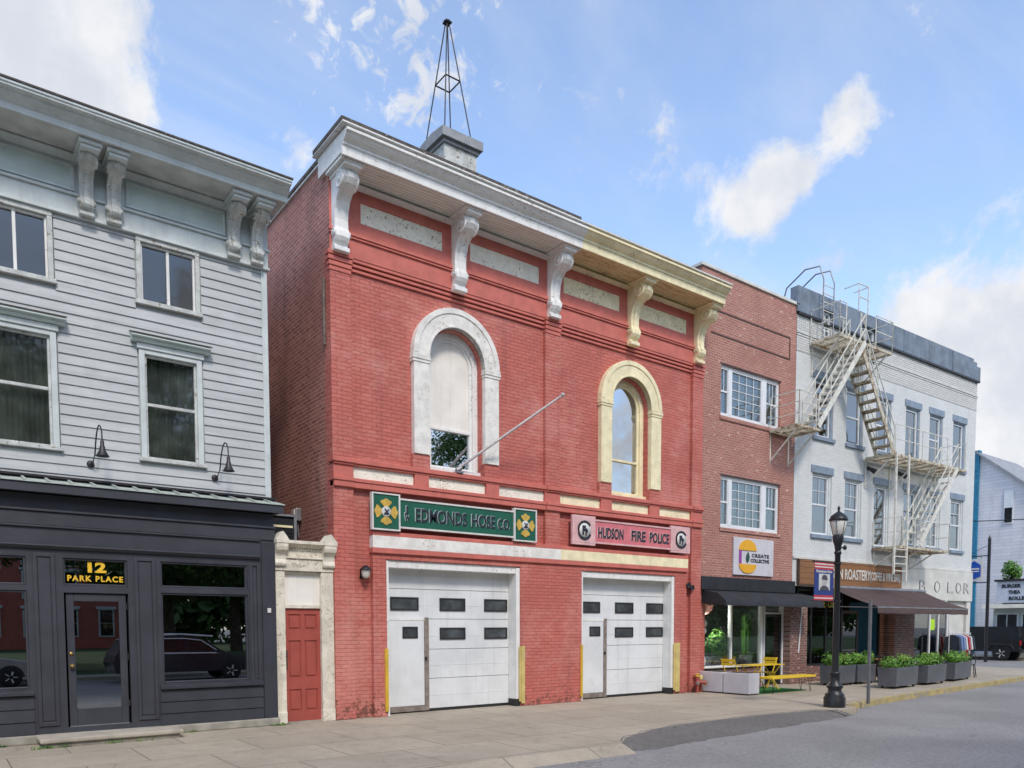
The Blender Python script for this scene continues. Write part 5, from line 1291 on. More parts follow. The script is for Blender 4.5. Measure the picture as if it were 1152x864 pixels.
# ------------------------------------------------------------------ white painted brick building (turned very slightly)
WB = thing('white_brick_building', 'white painted brick corner building with blue grey lintels and parapet', 'building', (20.95, .1, 0), R(-1.7), local=True)
def white_house():
    xr = 11.42
    cols = [(.93, 1.97), (2.70, 3.66), (4.40, 5.36), (6.30, 7.26), (7.93, 8.88), (9.66, 10.62)]
    lo = [(a, b, 4.62, 6.50) for a, b in cols]; hi = [(a, b, 7.62, 9.36) for a, b in cols]
    lo[2] = (4.42, 5.36, 4.45, 6.50); hi[3] = (6.30, 7.26, 7.42, 9.36)
    att = [(1.25, 1.75, 10.35, 11.45), (3.35, 4.25, 10.35, 11.45)]
    W = MB(); W.sheet(rect(0, xr, 3.0, 9.98), [rect(*w) for w in lo+hi], 0, .16); W.build('wall', 'white_brick', WB)
    W = MB(); W.sheet(rect(0, xr, 9.98, 11.08), [rect(a, b, c, 11.079) for a, b, c, d in att], -.004, .16); W.build('attic_wall', 'white_brick_bare', WB)
    W = MB()
    W.add([(xr, 0, 3.9), (xr, 16, 3.9), (xr, 16, 11.1), (xr, 0, 11.1)], [(0, 1, 2, 3)]); W.add([(0.02, 0, 0), (0.02, 16, 0), (0.02, 16, 11.1), (.02, 0, 11.1)], [(3, 2, 1, 0)])
    W.add([(xr, 4.2, 0), (xr, 16, 0), (xr, 16, 3.9), (xr, 4.2, 3.9)], [(0, 1, 2, 3)])
    W.add([(0, 16, 0), (xr, 16, 0), (xr, 16, 11.1), (0, 16, 11.1)], [(3, 2, 1, 0)]); W.build('side_wall', 'white_brick_side', WB)
    W = MB(); W.box(.05, xr-.05, .05, 15.9, 11.0, 11.06); W.build('roof', 'roofing', WB)
    # sheet metal parapet with stepped right end, dark drip edge
    P = MB(); segs = [(0, 1.25), (1.75, 3.35), (4.25, 10.95)]
    for a, b in segs: P.box(a-(.06 if a == 0 else 0), b, -.07, .2, 11.10, 11.84)
    for a, b in ((1.25, 1.75), (3.35, 4.25)): P.box(a, b, -.066, .2, 11.46, 11.838)
    P.box(10.951, 11.2, -.072, .2, 11.10, 11.74); P.box(11.201, 11.48, -.078, .2, 11.10, 11.60)
    P.box(xr-.2, xr+.05, .201, 15, 11.10, 11.58); P.box(-.1, .02, -.09, .0, 11.3, 11.6)
    for x in (5.9, 7.6, 9.3): P.box(x, x+.03, -.085, -.07, 11.12, 11.80)
    P.build('parapet', 'parapet', WB, bevel=.006)
    P = MB()
    for a, b in segs: P.box(a, b, -.085, .05, 11.035, 11.098)
    P.box(10.951, 11.48, -.085, .05, 11.036, 11.097); P.build('drip_edge', 'dark_metal', WB)
    P = MB(); P.box(0, xr+.02, -.035, .02, 10.50, 10.56); P.box(0, xr+.02, -.02, .02, 10.44, 10.49); P.box(0, xr, -.012, .02, 9.985, 10.03); P.build('brick_band', 'white_brick_bare', WB, bevel=.006)
    room(WB, .3, xr-.2, .5, 5, 4.3, 10.9, 'interior')
    for row, wins in enumerate((lo, hi)):
        for k, (a, b, c, d) in enumerate(wins):
            door = (row == 0 and k == 2) or (row == 1 and k == 3)
            L = MB(); L.box(a-.08, b+.07, -.03, .1, d+.002, d+.23); li = L.build('lintel', 'blue_grey', WB, bevel=.008)
            f = MB(); f.box(a+.001, a+.06, .05, .158, c, d-.001); f.box(b-.10, b-.001, .04, .158, c, d-.001); f.box(a+.06, b-.10, .05, .158, d-.06, d-.001); f.build('jamb', 'pale_blue' if row == 0 else 'blue_grey', li)
            s = sash_window(WB, a+.06, b-.10, c+.02, d-.06, .07, 'white_vinyl', 'glass', not door, (), 'curtain' if (k+row) % 2 else 'curtain_pale' if not door else None, .055, .06, .18, railz=(c+d)/2,
                            munt=(2, 2, a+.12, b-.16, (c+d)/2+.03, d-.12) if row == 0 and k in (0, 1, 5) else None)
            S_ = MB(); S_.box(a-.06, b+.06, -.07, .12, c-.12, c-.002); S_.build('sill', 'blue_grey', s, bevel=.008)
    for a, b, c, d in att:
        s = sash_window(WB, a+.01, b-.01, c+.01, 11.44, .05, 'white_vinyl', 'glass', True, ((a+b)/2,), None, .05, .06)
    # ground floor: signs band, glazing, pier and white end column
    F = MB(); F.box(0, 6.15, -.02, .1, 3.0, 3.04); F.box(0, xr, -.05, .06, 3.82, 3.90); F.build('fascia_moulding', 'fascia_white', WB, bevel=.01)
    F = MB(); F.box(6.17, xr+.02, -.06, .2, 2.72, 3.815); fa = F.build('shop_fascia', 'fascia_white', WB)
    for ch, x in zip('BOLOR', (7.63, 8.72, 9.66, 10.33, 10.93)):
        text('lettering_edge', ch, .60, 'sign_ink', fa, (x-.012, -.063, 3.0), .46, .002, .0)
        text('lettering', ch, .60, 'fascia_white', fa, (x+.012, -.068, 3.0), .40, .003, -.012)
    room(WB, .7, xr-.12, .9, 6, .02, 3.4, 'interior_warm', 'shop_interior')
    f = MB()
    for x in (.80, 1.55, 2.35, 3.25): f.box(x, x+.05, .35, .43, .55, 2.95)
    f.box(.8, 3.3, .35, .43, .50, .56); f.box(.8, 5.9, .35, .43, 2.92, 3.0); f.box(5.55, 5.61, .35, .43, .02, 2.92)
    sf = f.build('shopfront_frame', 'black_metal', WB)
    g = MB(); g.box(.85, 3.25, .385, .392, .56, 2.92); g.build('pane', 'glass_shop', sf)
    s = MB(); s.box(.7, 3.32, .3, .45, 0, .498); s.build('stall', 'rough_brick', WB)
    text('lettering', 'Ice Cream', .34, 'yellow_script', sf, (2.65, .38, 2.38), .85, .002, .012)
    d = MB(); d.box(3.5, 3.58, .5, .55, .02, 2.3); d.box(4.42, 4.5, .5, .55, .02, 2.3); d.box(3.58, 4.42, .5, .55, 2.2, 2.3); d.box(3.58, 4.42, .5, .55, .02, .25)
    do = d.build('door', 'wood_dark', WB); g = MB(); g.box(3.58, 4.42, .52, .528, .25, 2.2); g.build('pane', 'glass_shop', do)
    p = MB(); p.box(6.0, 7.32, .02, .6, 0, 2.715); p.build('pier', 'rough_brick', WB)
    p = MB(); p.box(11.12, 11.42, -.02, .3, 0, 2.715); p.build('end_column', 'fascia_white', WB, bevel=.01)
    p = MB(); p.box(9.95, 11.115, .08, .14, .5, 2.715); p.build('end_panel', 'fascia_white', WB)
    f = MB(); f.box(7.4, 7.46, .1, .18, .5, 2.7); f.box(8.55, 8.62, .1, .18, .5, 2.7); f.box(9.2, 9.26, .1, .18, .5, 2.7); f.box(9.86, 9.945, .1, .18, .5, 2.7); f.box(7.4, 9.95, .1, .18, .44, .5); f.box(7.46, 9.86, .1, .18, 2.45, 2.5)
    sf = f.build('shopfront_frame', 'white_vinyl', WB); g = MB(); g.box(7.46, 9.86, .135, .142, .5, 2.7); g.build('pane', 'glass_shop', sf)
    p = MB(); p.box(7.34, 11.1, .04, .24, 0, .438); p.build('stall', 'fascia_white', WB)
    g = MB(); g.box(8.66, 8.96, .12, .128, 1.62, 2.02); g.build('window_notice', 'neon_note', WB)
    g = MB(); g.box(7.5, 9.8, 2.6, 2.65, .4, 2.7); g.build('turquoise_panel', 'turq', WB)
white_house()
t = thing('shop_sign', 'long stained wood sign with pale lettering above the brown awning', 'sign', (20.95, .1, 0), R(-1.7), local=True)
g = MB(); g.box(.24, 6.16, -.09, -.03, 3.06, 3.80); g.build('board', 'wood_sign', t)
g = MB(); g.box(.2, 6.165, -.11, -.025, 3.02, 3.058); g.box(.2, .238, -.11, -.025, 3.06, 3.80); g.build('frame', 'wood_dark', t)
text('lettering', 'HUDSON ROASTERY', .46, 'fascia_white', t, (2.70, -.095, 3.28), 2.9, .004, .008)
text('lettering', '(COFFEE & WINE BAR)', .38, 'fascia_white', t, (5.1, -.095, 3.30), 1.9, .004, .006)
LOCAL = Matrix.Translation((20.95, .1, 0)) @ Matrix.Rotation(R(-1.7), 4, 'Z')
def loc(x, y, z=0): return tuple(LOCAL @ Vector((x, y, z)))

aw = thing('shop_awning', 'large sloping brown canvas awning under the stained wood sign', 'awning', (20.95, .1, 0), R(-1.7), local=True)
g = MB(); n = 20; vs = []
for i in range(n+1):
    x = 1.9+(7.6-1.9)*i/n
    for t_ in (0, .33, .66, 1): vs.append((x, -.1-1.55*t_, 3.0-.64*t_-.05*math.sin(PI*t_)))
    vs.append((x, -1.66, 2.15+.01*math.sin(i*2.2)))
g.add(vs, [(5*i+k, 5*i+k+1, 5*i+k+6, 5*i+k+5) for i in range(n) for k in range(4)], 0, True)
g.build('canopy', 'awning_brown', aw)
g = MB(); g.bar((1.9, -1.64, 2.34), (7.6, -1.64, 2.34), .04, .04)
for x in (1.95, 7.55): g.bar((x, -.05, 2.4), (x, -1.64, 2.33), .03, .03)
g.build('frame', 'steel', aw)
g = MB(); g.cyl((1.85, -.12, 3.0), (7.65, -.12, 3.0), .07, n=12); g.build('roller', 'steel', aw)
# shades and goods inside the cafe window
for i in range(4):
    p = loc(.95+.62*i, .7, 2.1)
    s = MB(); s.lathe([(.03, .22), (.12, .2), (.27, .04), (.27, 0), (.24, 0), (.1, .16), (.001, .18)], p, 16); s.cyl((p[0], p[1], p[2]+.2), (p[0], p[1], 3.3), .006, n=6)
    tag(s.build('pendant_lamp', 'shade_tan', loc=p), 'woven tan pendant shade hanging inside the cafe window', 'pendant lamp', 'woven pendant shades in the cafe window')
rk = thing('clothes_rail', 'clothes rail with blue, white and red shirts beside the white shop column', 'clothes rail', loc(9.9, -.35))
cols_ = ['shirt_dark', 'shirt_blue', 'shirt_blue', 'shirt_white', 'shirt_red', 'shirt_white', 'shirt_dark']
a0, a1 = loc(9.1, -.35), loc(10.75, -.35)
for p in (a0, a1):
    g = MB(); g.tube([(p[0], p[1], .03), (p[0], p[1], 1.5)], .018, 8); g.bar((p[0], p[1]-.25, .02), (p[0], p[1]+.25, .02), .03, .03); g.build('post', 'chrome', rk)
g = MB(); g.tube([(a0[0], a0[1], 1.5), (a1[0], a1[1], 1.5)], .014, 8); g.build('rail', 'chrome', rk)
for i, cm in enumerate(cols_):
    x = 9.35+.19*i; p = loc(x, -.35)
    s = MB(); zt = 1.44; 
    prof = [(-.06, zt), (.06, zt), (.24, zt-.09), (.30, zt-.55), (.24, zt-.57), (.19, zt-.3), (.2, zt-.85), (-.2, zt-.85), (-.19, zt-.3), (-.24, zt-.57), (-.30, zt-.55), (-.24, zt-.09)]
    s.prism_x([(p[1]+d, z) for d, z in prof], p[0]-.05, p[0]+.05); s.tube([(p[0], p[1], zt), (p[0], p[1], zt+.06)], .006, 6)
    lab = {'shirt_dark': 'dark shirt', 'shirt_blue': 'blue shirt', 'shirt_white': 'white shirt', 'shirt_red': 'red shirt'}[cm]
    o = s.build('shirt', cm, loc=(p[0], p[1], .6), bevel=.015)
    tag(o, lab + ' on the clothes rail by the white column, ' + ['leftmost of the row', 'second from the left', 'third from the left', 'left of the red one', 'between two white ones', 'right of the red one', 'rightmost of the row'][i], 'shirt', 'shirts on the clothes rail')
for x, z, lab in ((3.99, 6.97, 'small dark spotlight on the white wall left of the middle fire escape stair'), (5.93, 7.01, 'small dark spotlight on the white wall under the middle fire escape landing')):
    p = loc(x, -.02, z); s = MB(); s.box(p[0]-.05, p[0]+.05, p[1]-.03, p[1]+.02, z-.06, z+.06); s.cyl((p[0], p[1]-.02, z), (p[0]+.05, p[1]-.22, z-.14), .05, .09, 12)
    tag(s.build('spotlight', 'dark_metal', loc=p), lab, 'wall lamp')

# ------------------------------------------------------------------ fire escape
FE = thing('fire_escape', 'pale rusty iron fire escape zigzagging across the white brick wall', 'fire escape', (20.95, .1, 0), R(-1.7), local=True)
Yi, Yo = -.06, -1.0
def platform(x0, x1, z, y0=Yo, y1=Yi, hatch=None):
    m = MB(); m.box(x0, x1, y0, y0+.04, z-.08, z); m.box(x0, x1, y1-.04, y1, z-.08, z); m.box(x0, x0+.04, y0+.04, y1-.04, z-.08, z); m.box(x1-.04, x1, y0+.04, y1-.04, z-.08, z)
    k = y0+.07
    while k < y1-.05: m.box(x0+.04, x1-.04, k, k+.02, z-.026, z-.004); k += .062
    x = x0+.5
    while x < x1-.2: m.box(x, x+.03, y0+.04, y1-.04, z-.07, z-.03); x += .6
    return m.build('platform', 'fe_rust', FE)
def railing(pts, z, h=.92, posts=True, mid=(.5,), mat='fe_iron', name='railing'):
    m = MB()
    for a, b in zip(pts, pts[1:]):
        for hh in (1.0,)+tuple(mid): m.bar((a[0], a[1], z+h*hh), (b[0], b[1], z+h*hh), .022, .022)
        L = math.hypot(b[0]-a[0], b[1]-a[1]); n = max(1, round(L/.9))
        for i in range(n+1): x = a[0]+(b[0]-a[0])*i/n; y = a[1]+(b[1]-a[1])*i/n; m.box(x-.012, x+.012, y-.012, y+.012, z-.02, z+h)
    return m.build(name, mat, FE)
def stair(x0, z0, x1, z1, y0, y1, railh=.85, rails=(0, 1)):
    """flight from the head (x0,z0) down to the foot (x1,z1)"""
    m = MB()
    for y in (y0, y1): m.bar((x0, y, z0), (x1, y, z1), .03, .15)
    n = int(abs(z0-z1)/.235); s = 1 if x1 > x0 else -1
    for i in range(1, n):
        t = i/n; x = x0+(x1-x0)*t; z = z0+(z1-z0)*t
        m.box(x-.11, x+.11, min(y0, y1)+.02, max(y0, y1)-.02, z-.015, z+.012)
        m.box(x+s*.10-.008, x+s*.10+.008, min(y0, y1)+.02, max(y0, y1)-.02, z-.05, z-.016)
    st_ = m.build('stair', 'fe_rust' if s > 0 else 'fe_iron', FE)
    for k in rails:
        y = (y0, y1)[k]; r = MB()
        for h in (railh, railh*.5): r.bar((x0, y, z0+h), (x1, y, z1+h), .026, .026)
        for i in range(5): t = i/4; x = x0+(x1-x0)*t; z = z0+(z1-z0)*t; r.box(x-.013, x+.013, y-.013, y+.013, z, z+railh)
        r.build('handrail', 'fe_iron', st_)
    return st_
def brace(x, z, out=Yo+.05, drop=.9):
    m = MB(); m.bar((x, out, z-.08), (x, -.03, z-drop), .035, .035); m.bar((x, -.03, z-.05), (x, -.03, z-drop-.05), .04, .03); m.build('brace', 'fe_iron', FE)
platform(.62, 3.5, 10.32)
railing([(.62, Yi), (.62, Yo), (.95, Yo)], 10.32); railing([(2.55, Yo), (3.5, Yo), (3.5, Yi)], 10.32)
for x in (.75, 1.9, 3.3): brace(x, 10.32)
stair(1.95, 10.30, -.36, 7.48, -1.02, -.50)
railing([(-1.25, Yi), (-1.25, Yo), (-.45, Yo)], 7.45, mid=(.33, .66))
platform(-1.3, -.2, 7.45); brace(-1.22, 7.45); brace(-.35, 7.45)
stair(1.75, 10.30, 3.80, 7.26, -.98, -.40)
platform(3.7, 8.55, 7.27)
railing([(3.85, Yo), (7.2, Yo)], 7.27); railing([(8.5, Yo), (8.5, Yi)], 7.27)
for x in (3.8, 5.3, 6.6, 8.3): brace(x, 7.27)
stair(7.95, 7.25, 5.55, 4.45, -1.0, -.42)
platform(4.3, 7.55, 4.38)
railing([(4.35, Yi), (4.35, Yo), (5.2, Yo)], 4.38); railing([(6.2, Yo), (7.5, Yo), (7.5, Yi)], 4.38)
for x in (4.45, 5.6, 6.7): brace(x, 4.38, drop=.62)
m = MB()
for x in (3.86, 4.62): m.bar((x, -1.04, 3.45 if x < 4 else 3.2), (x, -1.04, 7.3), .06, .05)
for i in range(4): m.bar((3.88, -1.04, 3.55+.23*i), (4.6, -1.04, 3.55+.23*i), .03, .03)
m.build('drop_ladder', 'fe_iron', FE)
# gooseneck ladder rails over the parapet and a small guard box
for dx in (0, .55):
    m = MB(); m.tube([(.95+dx, -.22, 10.32), (.95+dx, -.24, 12.2), (.93+dx, -.1, 12.62), (.86+dx, .35, 12.66), (.8+dx, .95, 12.3), (.75+dx, 1.3, 11.1)], .022, 6); m.build('ladder_rail', 'steel', FE)
m = MB()
for i in range(7): m.bar((.95, -.22, 10.55+.25*i), (1.5, -.22, 10.55+.25*i), .02, .02)
m.build('ladder_rungs', 'fe_iron', FE)
m = MB()
for x in (1.62, 2.12): m.bar((x, -.98, 11.15), (x, -.98, 11.98), .026, .026)
for z in (11.98, 11.6): m.bar((1.62, -.98, z), (2.12, -.98, z), .024, .024)
m.bar((1.62, -.98, 11.98), (1.62, -.5, 11.98), .024, .024); m.bar((2.12, -.98, 11.98), (2.12, -.5, 11.98), .024, .024)
m.build('guard_rail', 'fe_iron', FE)

# ------------------------------------------------------------------ street furniture
LP = thing('street_lamp', 'black fluted street lamp with an acorn glass lantern and turned base', 'street lamp', (15.72, -4.42, 0))
x, y = 15.72, -4.42
g = MB(); g.lathe([(.225, 0), (.23, .2), (.20, .25), (.205, .28), (.155, .33), (.135, .39), (.175, .44), (.165, .48), (.11, .54), (.10, .70), (.12, .73), (.12, .76), (.085, .78)], (x, y, 0), 16); g.build('base', 'black_metal', LP)
g = MB(); g.lathe([(.075, .78), (.058, 3.3), (.075, 3.32), (.075, 3.36), (.062, 3.38)], (x, y, 0), 14); g.build('pole', 'black_metal', LP)
g = MB(); g.lathe([(.055, 3.38), (.065, 3.42), (.075, 3.5), (.105, 3.58), (.115, 3.71), (.11, 3.72)], (x, y, 0), 16); g.build('lantern_cup', 'black_metal', LP)
g = MB(); g.lathe([(.09, 3.72), (.115, 3.74), (.172, 4.02), (.16, 4.03)], (x, y, 0), 20); la = g.build('lantern_glass', 'lamp_glass', LP)
g = MB()
for i in range(6): a = i*PI/3+.3; g.tube([(x+.117*math.cos(a), y+.117*math.sin(a), 3.73), (x+.177*math.cos(a), y+.177*math.sin(a), 4.03)], .006, 6)
g.build('lantern_rib', 'black_metal', la)
g = MB(); g.lathe([(.19, 4.025), (.198, 4.05), (.185, 4.08), (.15, 4.14), (.08, 4.19), (.03, 4.22), (.022, 4.26), (.034, 4.29), (.015, 4.33), (.001, 4.35)], (x, y, 0), 20); g.build('lantern_hood', 'black_metal', LP)
for z, x1 in ((3.12, -.95), (2.30, -.95)):
    g = MB(); g.tube([(x, y, z), (x+x1, y, z)], .014, 8); g.lathe([(.08, -.025), (.08, .025)], (x, y, z), 14); g.build('banner_arm', 'black_metal', LP)
g = MB(); g.tube([(x, y, 3.44), (x+.22, y-.02, 3.47), (x+.26, y-.02, 3.44)], .02, 6); g.lathe([(.03, 0), (.045, .05), (.02, .1)], (x+.24, y-.02, 3.42), 10); g.build('photocell', 'black_metal', LP)
BN = thing('street_banner', 'red white and blue lamp post banner with a portrait in a cap', 'banner', (15.2, -4.42, 2.3))
bx0, bx1, yb = 14.84, 15.56, -4.42
g = MB(); g.box(bx0, bx1, yb-.006, yb+.006, 2.42, 2.96); fb = g.build('field', 'navy', BN)
for z0, z1 in ((2.962, 3.11), (2.31, 2.418)):
    g = MB(); g.box(bx0, bx1, yb-.006, yb+.006, z0, z1); g.build('stripe', 'banner_red', BN)
for z in (3.0, 3.06, 2.345):
    g = MB(); g.box(bx0, bx1, yb-.0085, yb-.0065, z, z+.025); g.build('white_stripe', 'sign_white', BN)
g = MB(); g.box(15.0, 15.42, yb-.009, yb-.0065, 2.52, 2.87); ph = g.build('portrait', 'photo_grey', BN)
g = MB(); g.prism_y([(15.03, 2.522), (15.39, 2.522), (15.36, 2.58), (15.27, 2.62), (15.15, 2.62), (15.06, 2.58)], yb-.012, yb-.0095); g.build('coat', 'photo_dark', ph)
g = MB(); g.prism_y([(15.17, 2.62), (15.25, 2.62), (15.29, 2.66), (15.30, 2.75), (15.12, 2.75), (15.13, 2.66)], yb-.0125, yb-.0098); g.build('face', 'skin_grey', ph)
g = MB(); g.prism_y([(15.10, 2.75), (15.32, 2.735), (15.32, 2.765), (15.29, 2.83), (15.21, 2.855), (15.13, 2.83)], yb-.014, yb-.0098); g.build('cap', 'photo_dark', ph)
text('lettering', 'Hometown Hero', .085, 'sign_white', BN, (15.2, yb-.008, 2.895), .6, .001, .002)
t = MB(); t.box(17.0-.03, 17.0+.03, -4.52, -4.46, 0, 2.36); tag(t.build('sign_post', 'pole_grey', loc=(17.0, -4.5, 0), bevel=.008), 'bare grey steel post standing at the yellow kerb beside the street lamp', 'post')
# bracket and street sign plate seen edge-on
# planters along the cafe terrace
def shrub_mesh(seed, L, W_):
    random.seed(seed); m = MB()
    k = 5
    for i in range(k):
        c = (-L/2+L*(i+.5)/k + random.uniform(-.06, .06), random.uniform(-.05, .05), .66+random.uniform(-.05, .14))
        leaf_cloud(m, c, (L/k*random.uniform(.7, 1.1), W_*random.uniform(.45, .7), .15+random.uniform(0, .13)), 210, random.uniform(.035, .05))
    for q in range(9):
        c = (random.uniform(-L/2, L/2)*.9, random.uniform(-.2, .2), .70+random.uniform(-.02, .22)); leaf_cloud(m, c, (.12, .1, .09), 45, .036, m_i=1)
    for q in range(4): blades(m, (random.uniform(-L/2, L/2)*.8, random.uniform(-.1, .1), .58), random.uniform(.25, .5), .3, 14, .02, .3)
    return m
def cafe_planter(cx, cy, L, rot, label, seed):
    t = thing('cafe_planter', label, 'planter', (cx, cy, 0), rot, 'dark grey shrub planters round the cafe terrace', local=True)
    g = MB(); h = .60
    w = .27
    g.add([(-L/2+.02, -w+.02, .07), (L/2-.02, -w+.02, .07), (L/2-.02, w-.02, .07), (-L/2+.02, w-.02, .07), (-L/2, -w, h), (L/2, -w, h), (L/2, w, h), (-L/2, w, h), (-L/2+.03, -w+.03, h), (L/2-.03, -w+.03, h), (L/2-.03, w-.03, h), (-L/2+.03, w-.03, h), (-L/2+.03, -w+.03, h-.05), (L/2-.03, -w+.03, h-.05), (L/2-.03, w-.03, h-.05), (-L/2+.03, w-.03, h-.05)],
          [(0, 3, 2, 1), (0, 1, 5, 4), (1, 2, 6, 5), (2, 3, 7, 6), (3, 0, 4, 7), (4, 5, 9, 8), (5, 6, 10, 9), (6, 7, 11, 10), (7, 4, 8, 11), (8, 9, 13, 12), (9, 10, 14, 13), (10, 11, 15, 14), (11, 8, 12, 15)])
    g.build('box', 'planter_grey', t, bevel=.008)
    g = MB(); g.add([(-L/2+.035, -w+.035, h-.04), (L/2-.035, -w+.035, h-.04), (L/2-.035, w-.035, h-.04), (-L/2+.035, w-.035, h-.04)], [(0, 1, 2, 3)]); g.build('soil', 'soil', t)
    for sx in (-1, 1):
        for sy in (-1, 1):
            g = MB(); g.cyl((sx*(L/2-.12)-.02, sy*(w-.1), .035), (sx*(L/2-.12)+.02, sy*(w-.1), .035), .035, n=10); g.build('caster', 'rubber', t)
    shrub_mesh(seed, L, .5).build('shrub', ['leaf', 'leaf_pale'], t)
    random.seed(seed+50)
cafe_planter(21.75, -.98, 1.05, R(-2), 'dark grey shrub planter against the cafe window behind the street lamp', 11)
cafe_planter(22.88, -1.02, 1.0, R(-2), 'dark grey shrub planter left of the dark cafe chair', 12)
cafe_planter(22.25, -2.55, 1.55, R(5), 'dark grey shrub planter nearest the street beside the grey post', 13)
cafe_planter(24.35, -2.42, 1.5, R(5), 'middle dark grey shrub planter of the street row', 14)
cafe_planter(26.75, -2.15, 1.8, R(8), 'dark grey shrub planter at the far end beside the bistro table', 15)

def cafe_chair(cx, cy, rot, label):
    t = thing('cafe_chair', label, 'chair', (cx, cy, 0), rot, 'dark metal cafe chairs on the terrace', local=True)
    g = MB(); g.box(-.19, .19, -.19, .19, .44, .46); g.build('seat', 'dark_metal', t, bevel=.01)
    g = MB(); g.box(-.06, .06, .185, .20, .47, .80); g.tube([(-.18, .19, .46), (-.18, .22, .72), (-.12, .235, .83), (.12, .235, .83), (.18, .22, .72), (.18, .19, .46)], .013, 8); g.build('backrest', 'dark_metal', t)
    for sx in (-1, 1):
        for sy in (-1, 1):
            g = MB(); g.bar((sx*.16, sy*.16, .44), (sx*.21, sy*.22, .0), .028, .028); g.build('leg', 'dark_metal', t)
cafe_chair(23.75, -1.5, R(80), 'dark metal cafe chair between the planters behind the grey post')
cafe_chair(24.3, -.9, R(-60), 'dark metal cafe chair by the cafe doorway')
cafe_chair(28.75, -1.75, R(-75), 'dark metal cafe chair at the far end of the terrace by the wood table')
def bistro(cx, cy, label):
    t = thing('bistro_table', label, 'table', (cx, cy, 0), R(20), 'folding wooden bistro tables', local=True)
    g = MB()
    for k in range(6): g.box(-.34+.115*k, -.24+.115*k, -.34, .34, .71, .735)
    g.build('top', 'wood', t)
    for s in (-1, 1):
        g = MB(); g.bar((-.28, s*.24, .0), (.28, s*.24, .71), .03, .035); g.build('leg', 'wood_dark', t)
        g = MB(); g.bar((.28, s*.21, .0), (-.28, s*.21, .71), .03, .035); g.build('leg', 'wood_dark', t)
bistro(28.0, -1.7, 'folding wooden bistro table past the last shrub planter')
bistro(24.0, -1.25, 'folding wooden bistro table near the cafe doorway')

# ------------------------------------------------------------------ far side of the cross street
FB = thing('shingled_building', 'grey shingled gable building with a turquoise corner beyond the cross street', 'building', (53, 4, 0))
m = MB(); g_ = [(8.0, 0), (8.0, 12.3), (7.7, 12.35), (4.9, 10.0), (1.6, 7.15), (-6, 6.9), (-6, 0)]
m.add([(52, y, z) for y, z in g_], [tuple(range(len(g_)))]); 
m.add([(52, -6, 0), (58, -6, 0), (58, -6, 6.9), (52, -6, 6.9)], [(0, 1, 2, 3)]); m.add([(52, 8, 0), (58, 8, 0), (58, 8, 12.3), (52, 8, 12.3)], [(3, 2, 1, 0)])
m.build('wall', 'shingle', FB)
rp = [(7.7, 12.37), (4.9, 10.02), (1.6, 7.17), (-6.2, 6.9), (-6.2, 7.0), (1.6, 7.3), (4.9, 10.15), (7.7, 12.5)]
m = MB(); m._prism([(51.75, y, z) for y, z in rp], [(58, y, z) for y, z in rp]); m.build('roof', 'cupola_lead', FB)
m = MB(); m.box(51.85, 52.2, 7.55, 8.15, 0, 12.55); m.box(51.8, 51.85, 7.6, 8.1, 11.3, 11.5); m.build('corner_board', 'turq', FB)
m = MB(); m.box(51.93, 52.02, 5.62, 6.12, 7.9, 9.85); w = m.build('window', 'white_vinyl', FB)
m = MB(); m.box(51.91, 51.928, 5.67, 6.07, 7.98, 8.85); m.build('pane', 'car_glass', w)
MQ = thing('marquee_building', 'low pale shop building carrying a white letterboard marquee', 'shop', (51, 2, 0))
m = MB(); m.box(48.6, 51.9, -6, 5.2, 0, 2.75); m.build('wall', 'pale_blue_light', MQ)
m = MB(); m.box(47.9, 51.9, -6.2, 5.55, 2.76, 2.98); m.build('eaves_board', 'cream_panel', MQ)
for y0 in (3.9, 2.6, 1.3, 0, -1.3):
    m = MB(); m.box(48.54, 48.59, y0, y0+1.15, .9, 2.5); w = m.build('window', 'white_vinyl', MQ)
    for k in (0, 1): 
        p = MB(); p.box(48.52, 48.538, y0+.08+.53*k, y0+.54+.53*k, 1.0, 2.42); p.build('pane', 'car_glass', w)
m = MB(); m.prism_z([(48.0, 4.85), (48.0, -4.0), (50.6, -4.0), (50.6, 4.85)], 3.05, 4.25); mq = m.build('letterboard', 'marquee', MQ, bevel=.03)
m = MB(); m.box(47.9, 50.7, -4.1, 4.95, 4.252, 4.36); m.box(47.9, 50.7, -4.1, 4.5, 2.99, 3.048); m.build('letterboard_trim', 'dark_metal', mq)
for s_, yy, zz in (('BURGER', 4.12, 3.90), ('THEA', 3.95, 3.56), ('ROLLER', 3.75, 3.22)):
    text('lettering', s_, .26, 'sign_ink', mq, (47.985, yy, zz), .95 if len(s_) > 4 else .6, .004, .012, face='-x')
random.seed(3)
bs = MB()
for i in range(5): leaf_cloud(bs, (49+random.uniform(-.3, .3), 4.55+random.uniform(-.45, .5), 4.72+random.uniform(-.2, .4)), (.36, .36, .42), 130, .10)
o = bs.build('foliage', 'leaf', None, loc=(49, 4.5, 4.36)); sh = thing('shrub', 'bright green bush growing above the white letterboard marquee', 'bush', (49, 4.5, 4.36)); o.parent = sh; o.location = (0, 0, 0)
m = MB(); m.cyl((49, 4.5, 4.36), (49, 4.52, 4.95), .05, .02, 8); m.build('stem', 'bark', sh)
t = thing('hanging_sign', 'white hanging sign with a blue house emblem on a tall black pole', 'sign', (44, 3.7, 0))
m = MB(); m.cyl((44, 3.72, -.1), (44, 3.72, 6.25), .085, .075, 10); m.lathe([(.1, 0), (.02, .18), (.001, .25)], (44, 3.72, 6.25), 10); m.build('pole', 'black_metal', t)
m = MB(); m.box(43.95, 44.05, 4.0, 4.78, 4.12, 5.28); b = m.build('board', 'sign_white', t, bevel=.01)
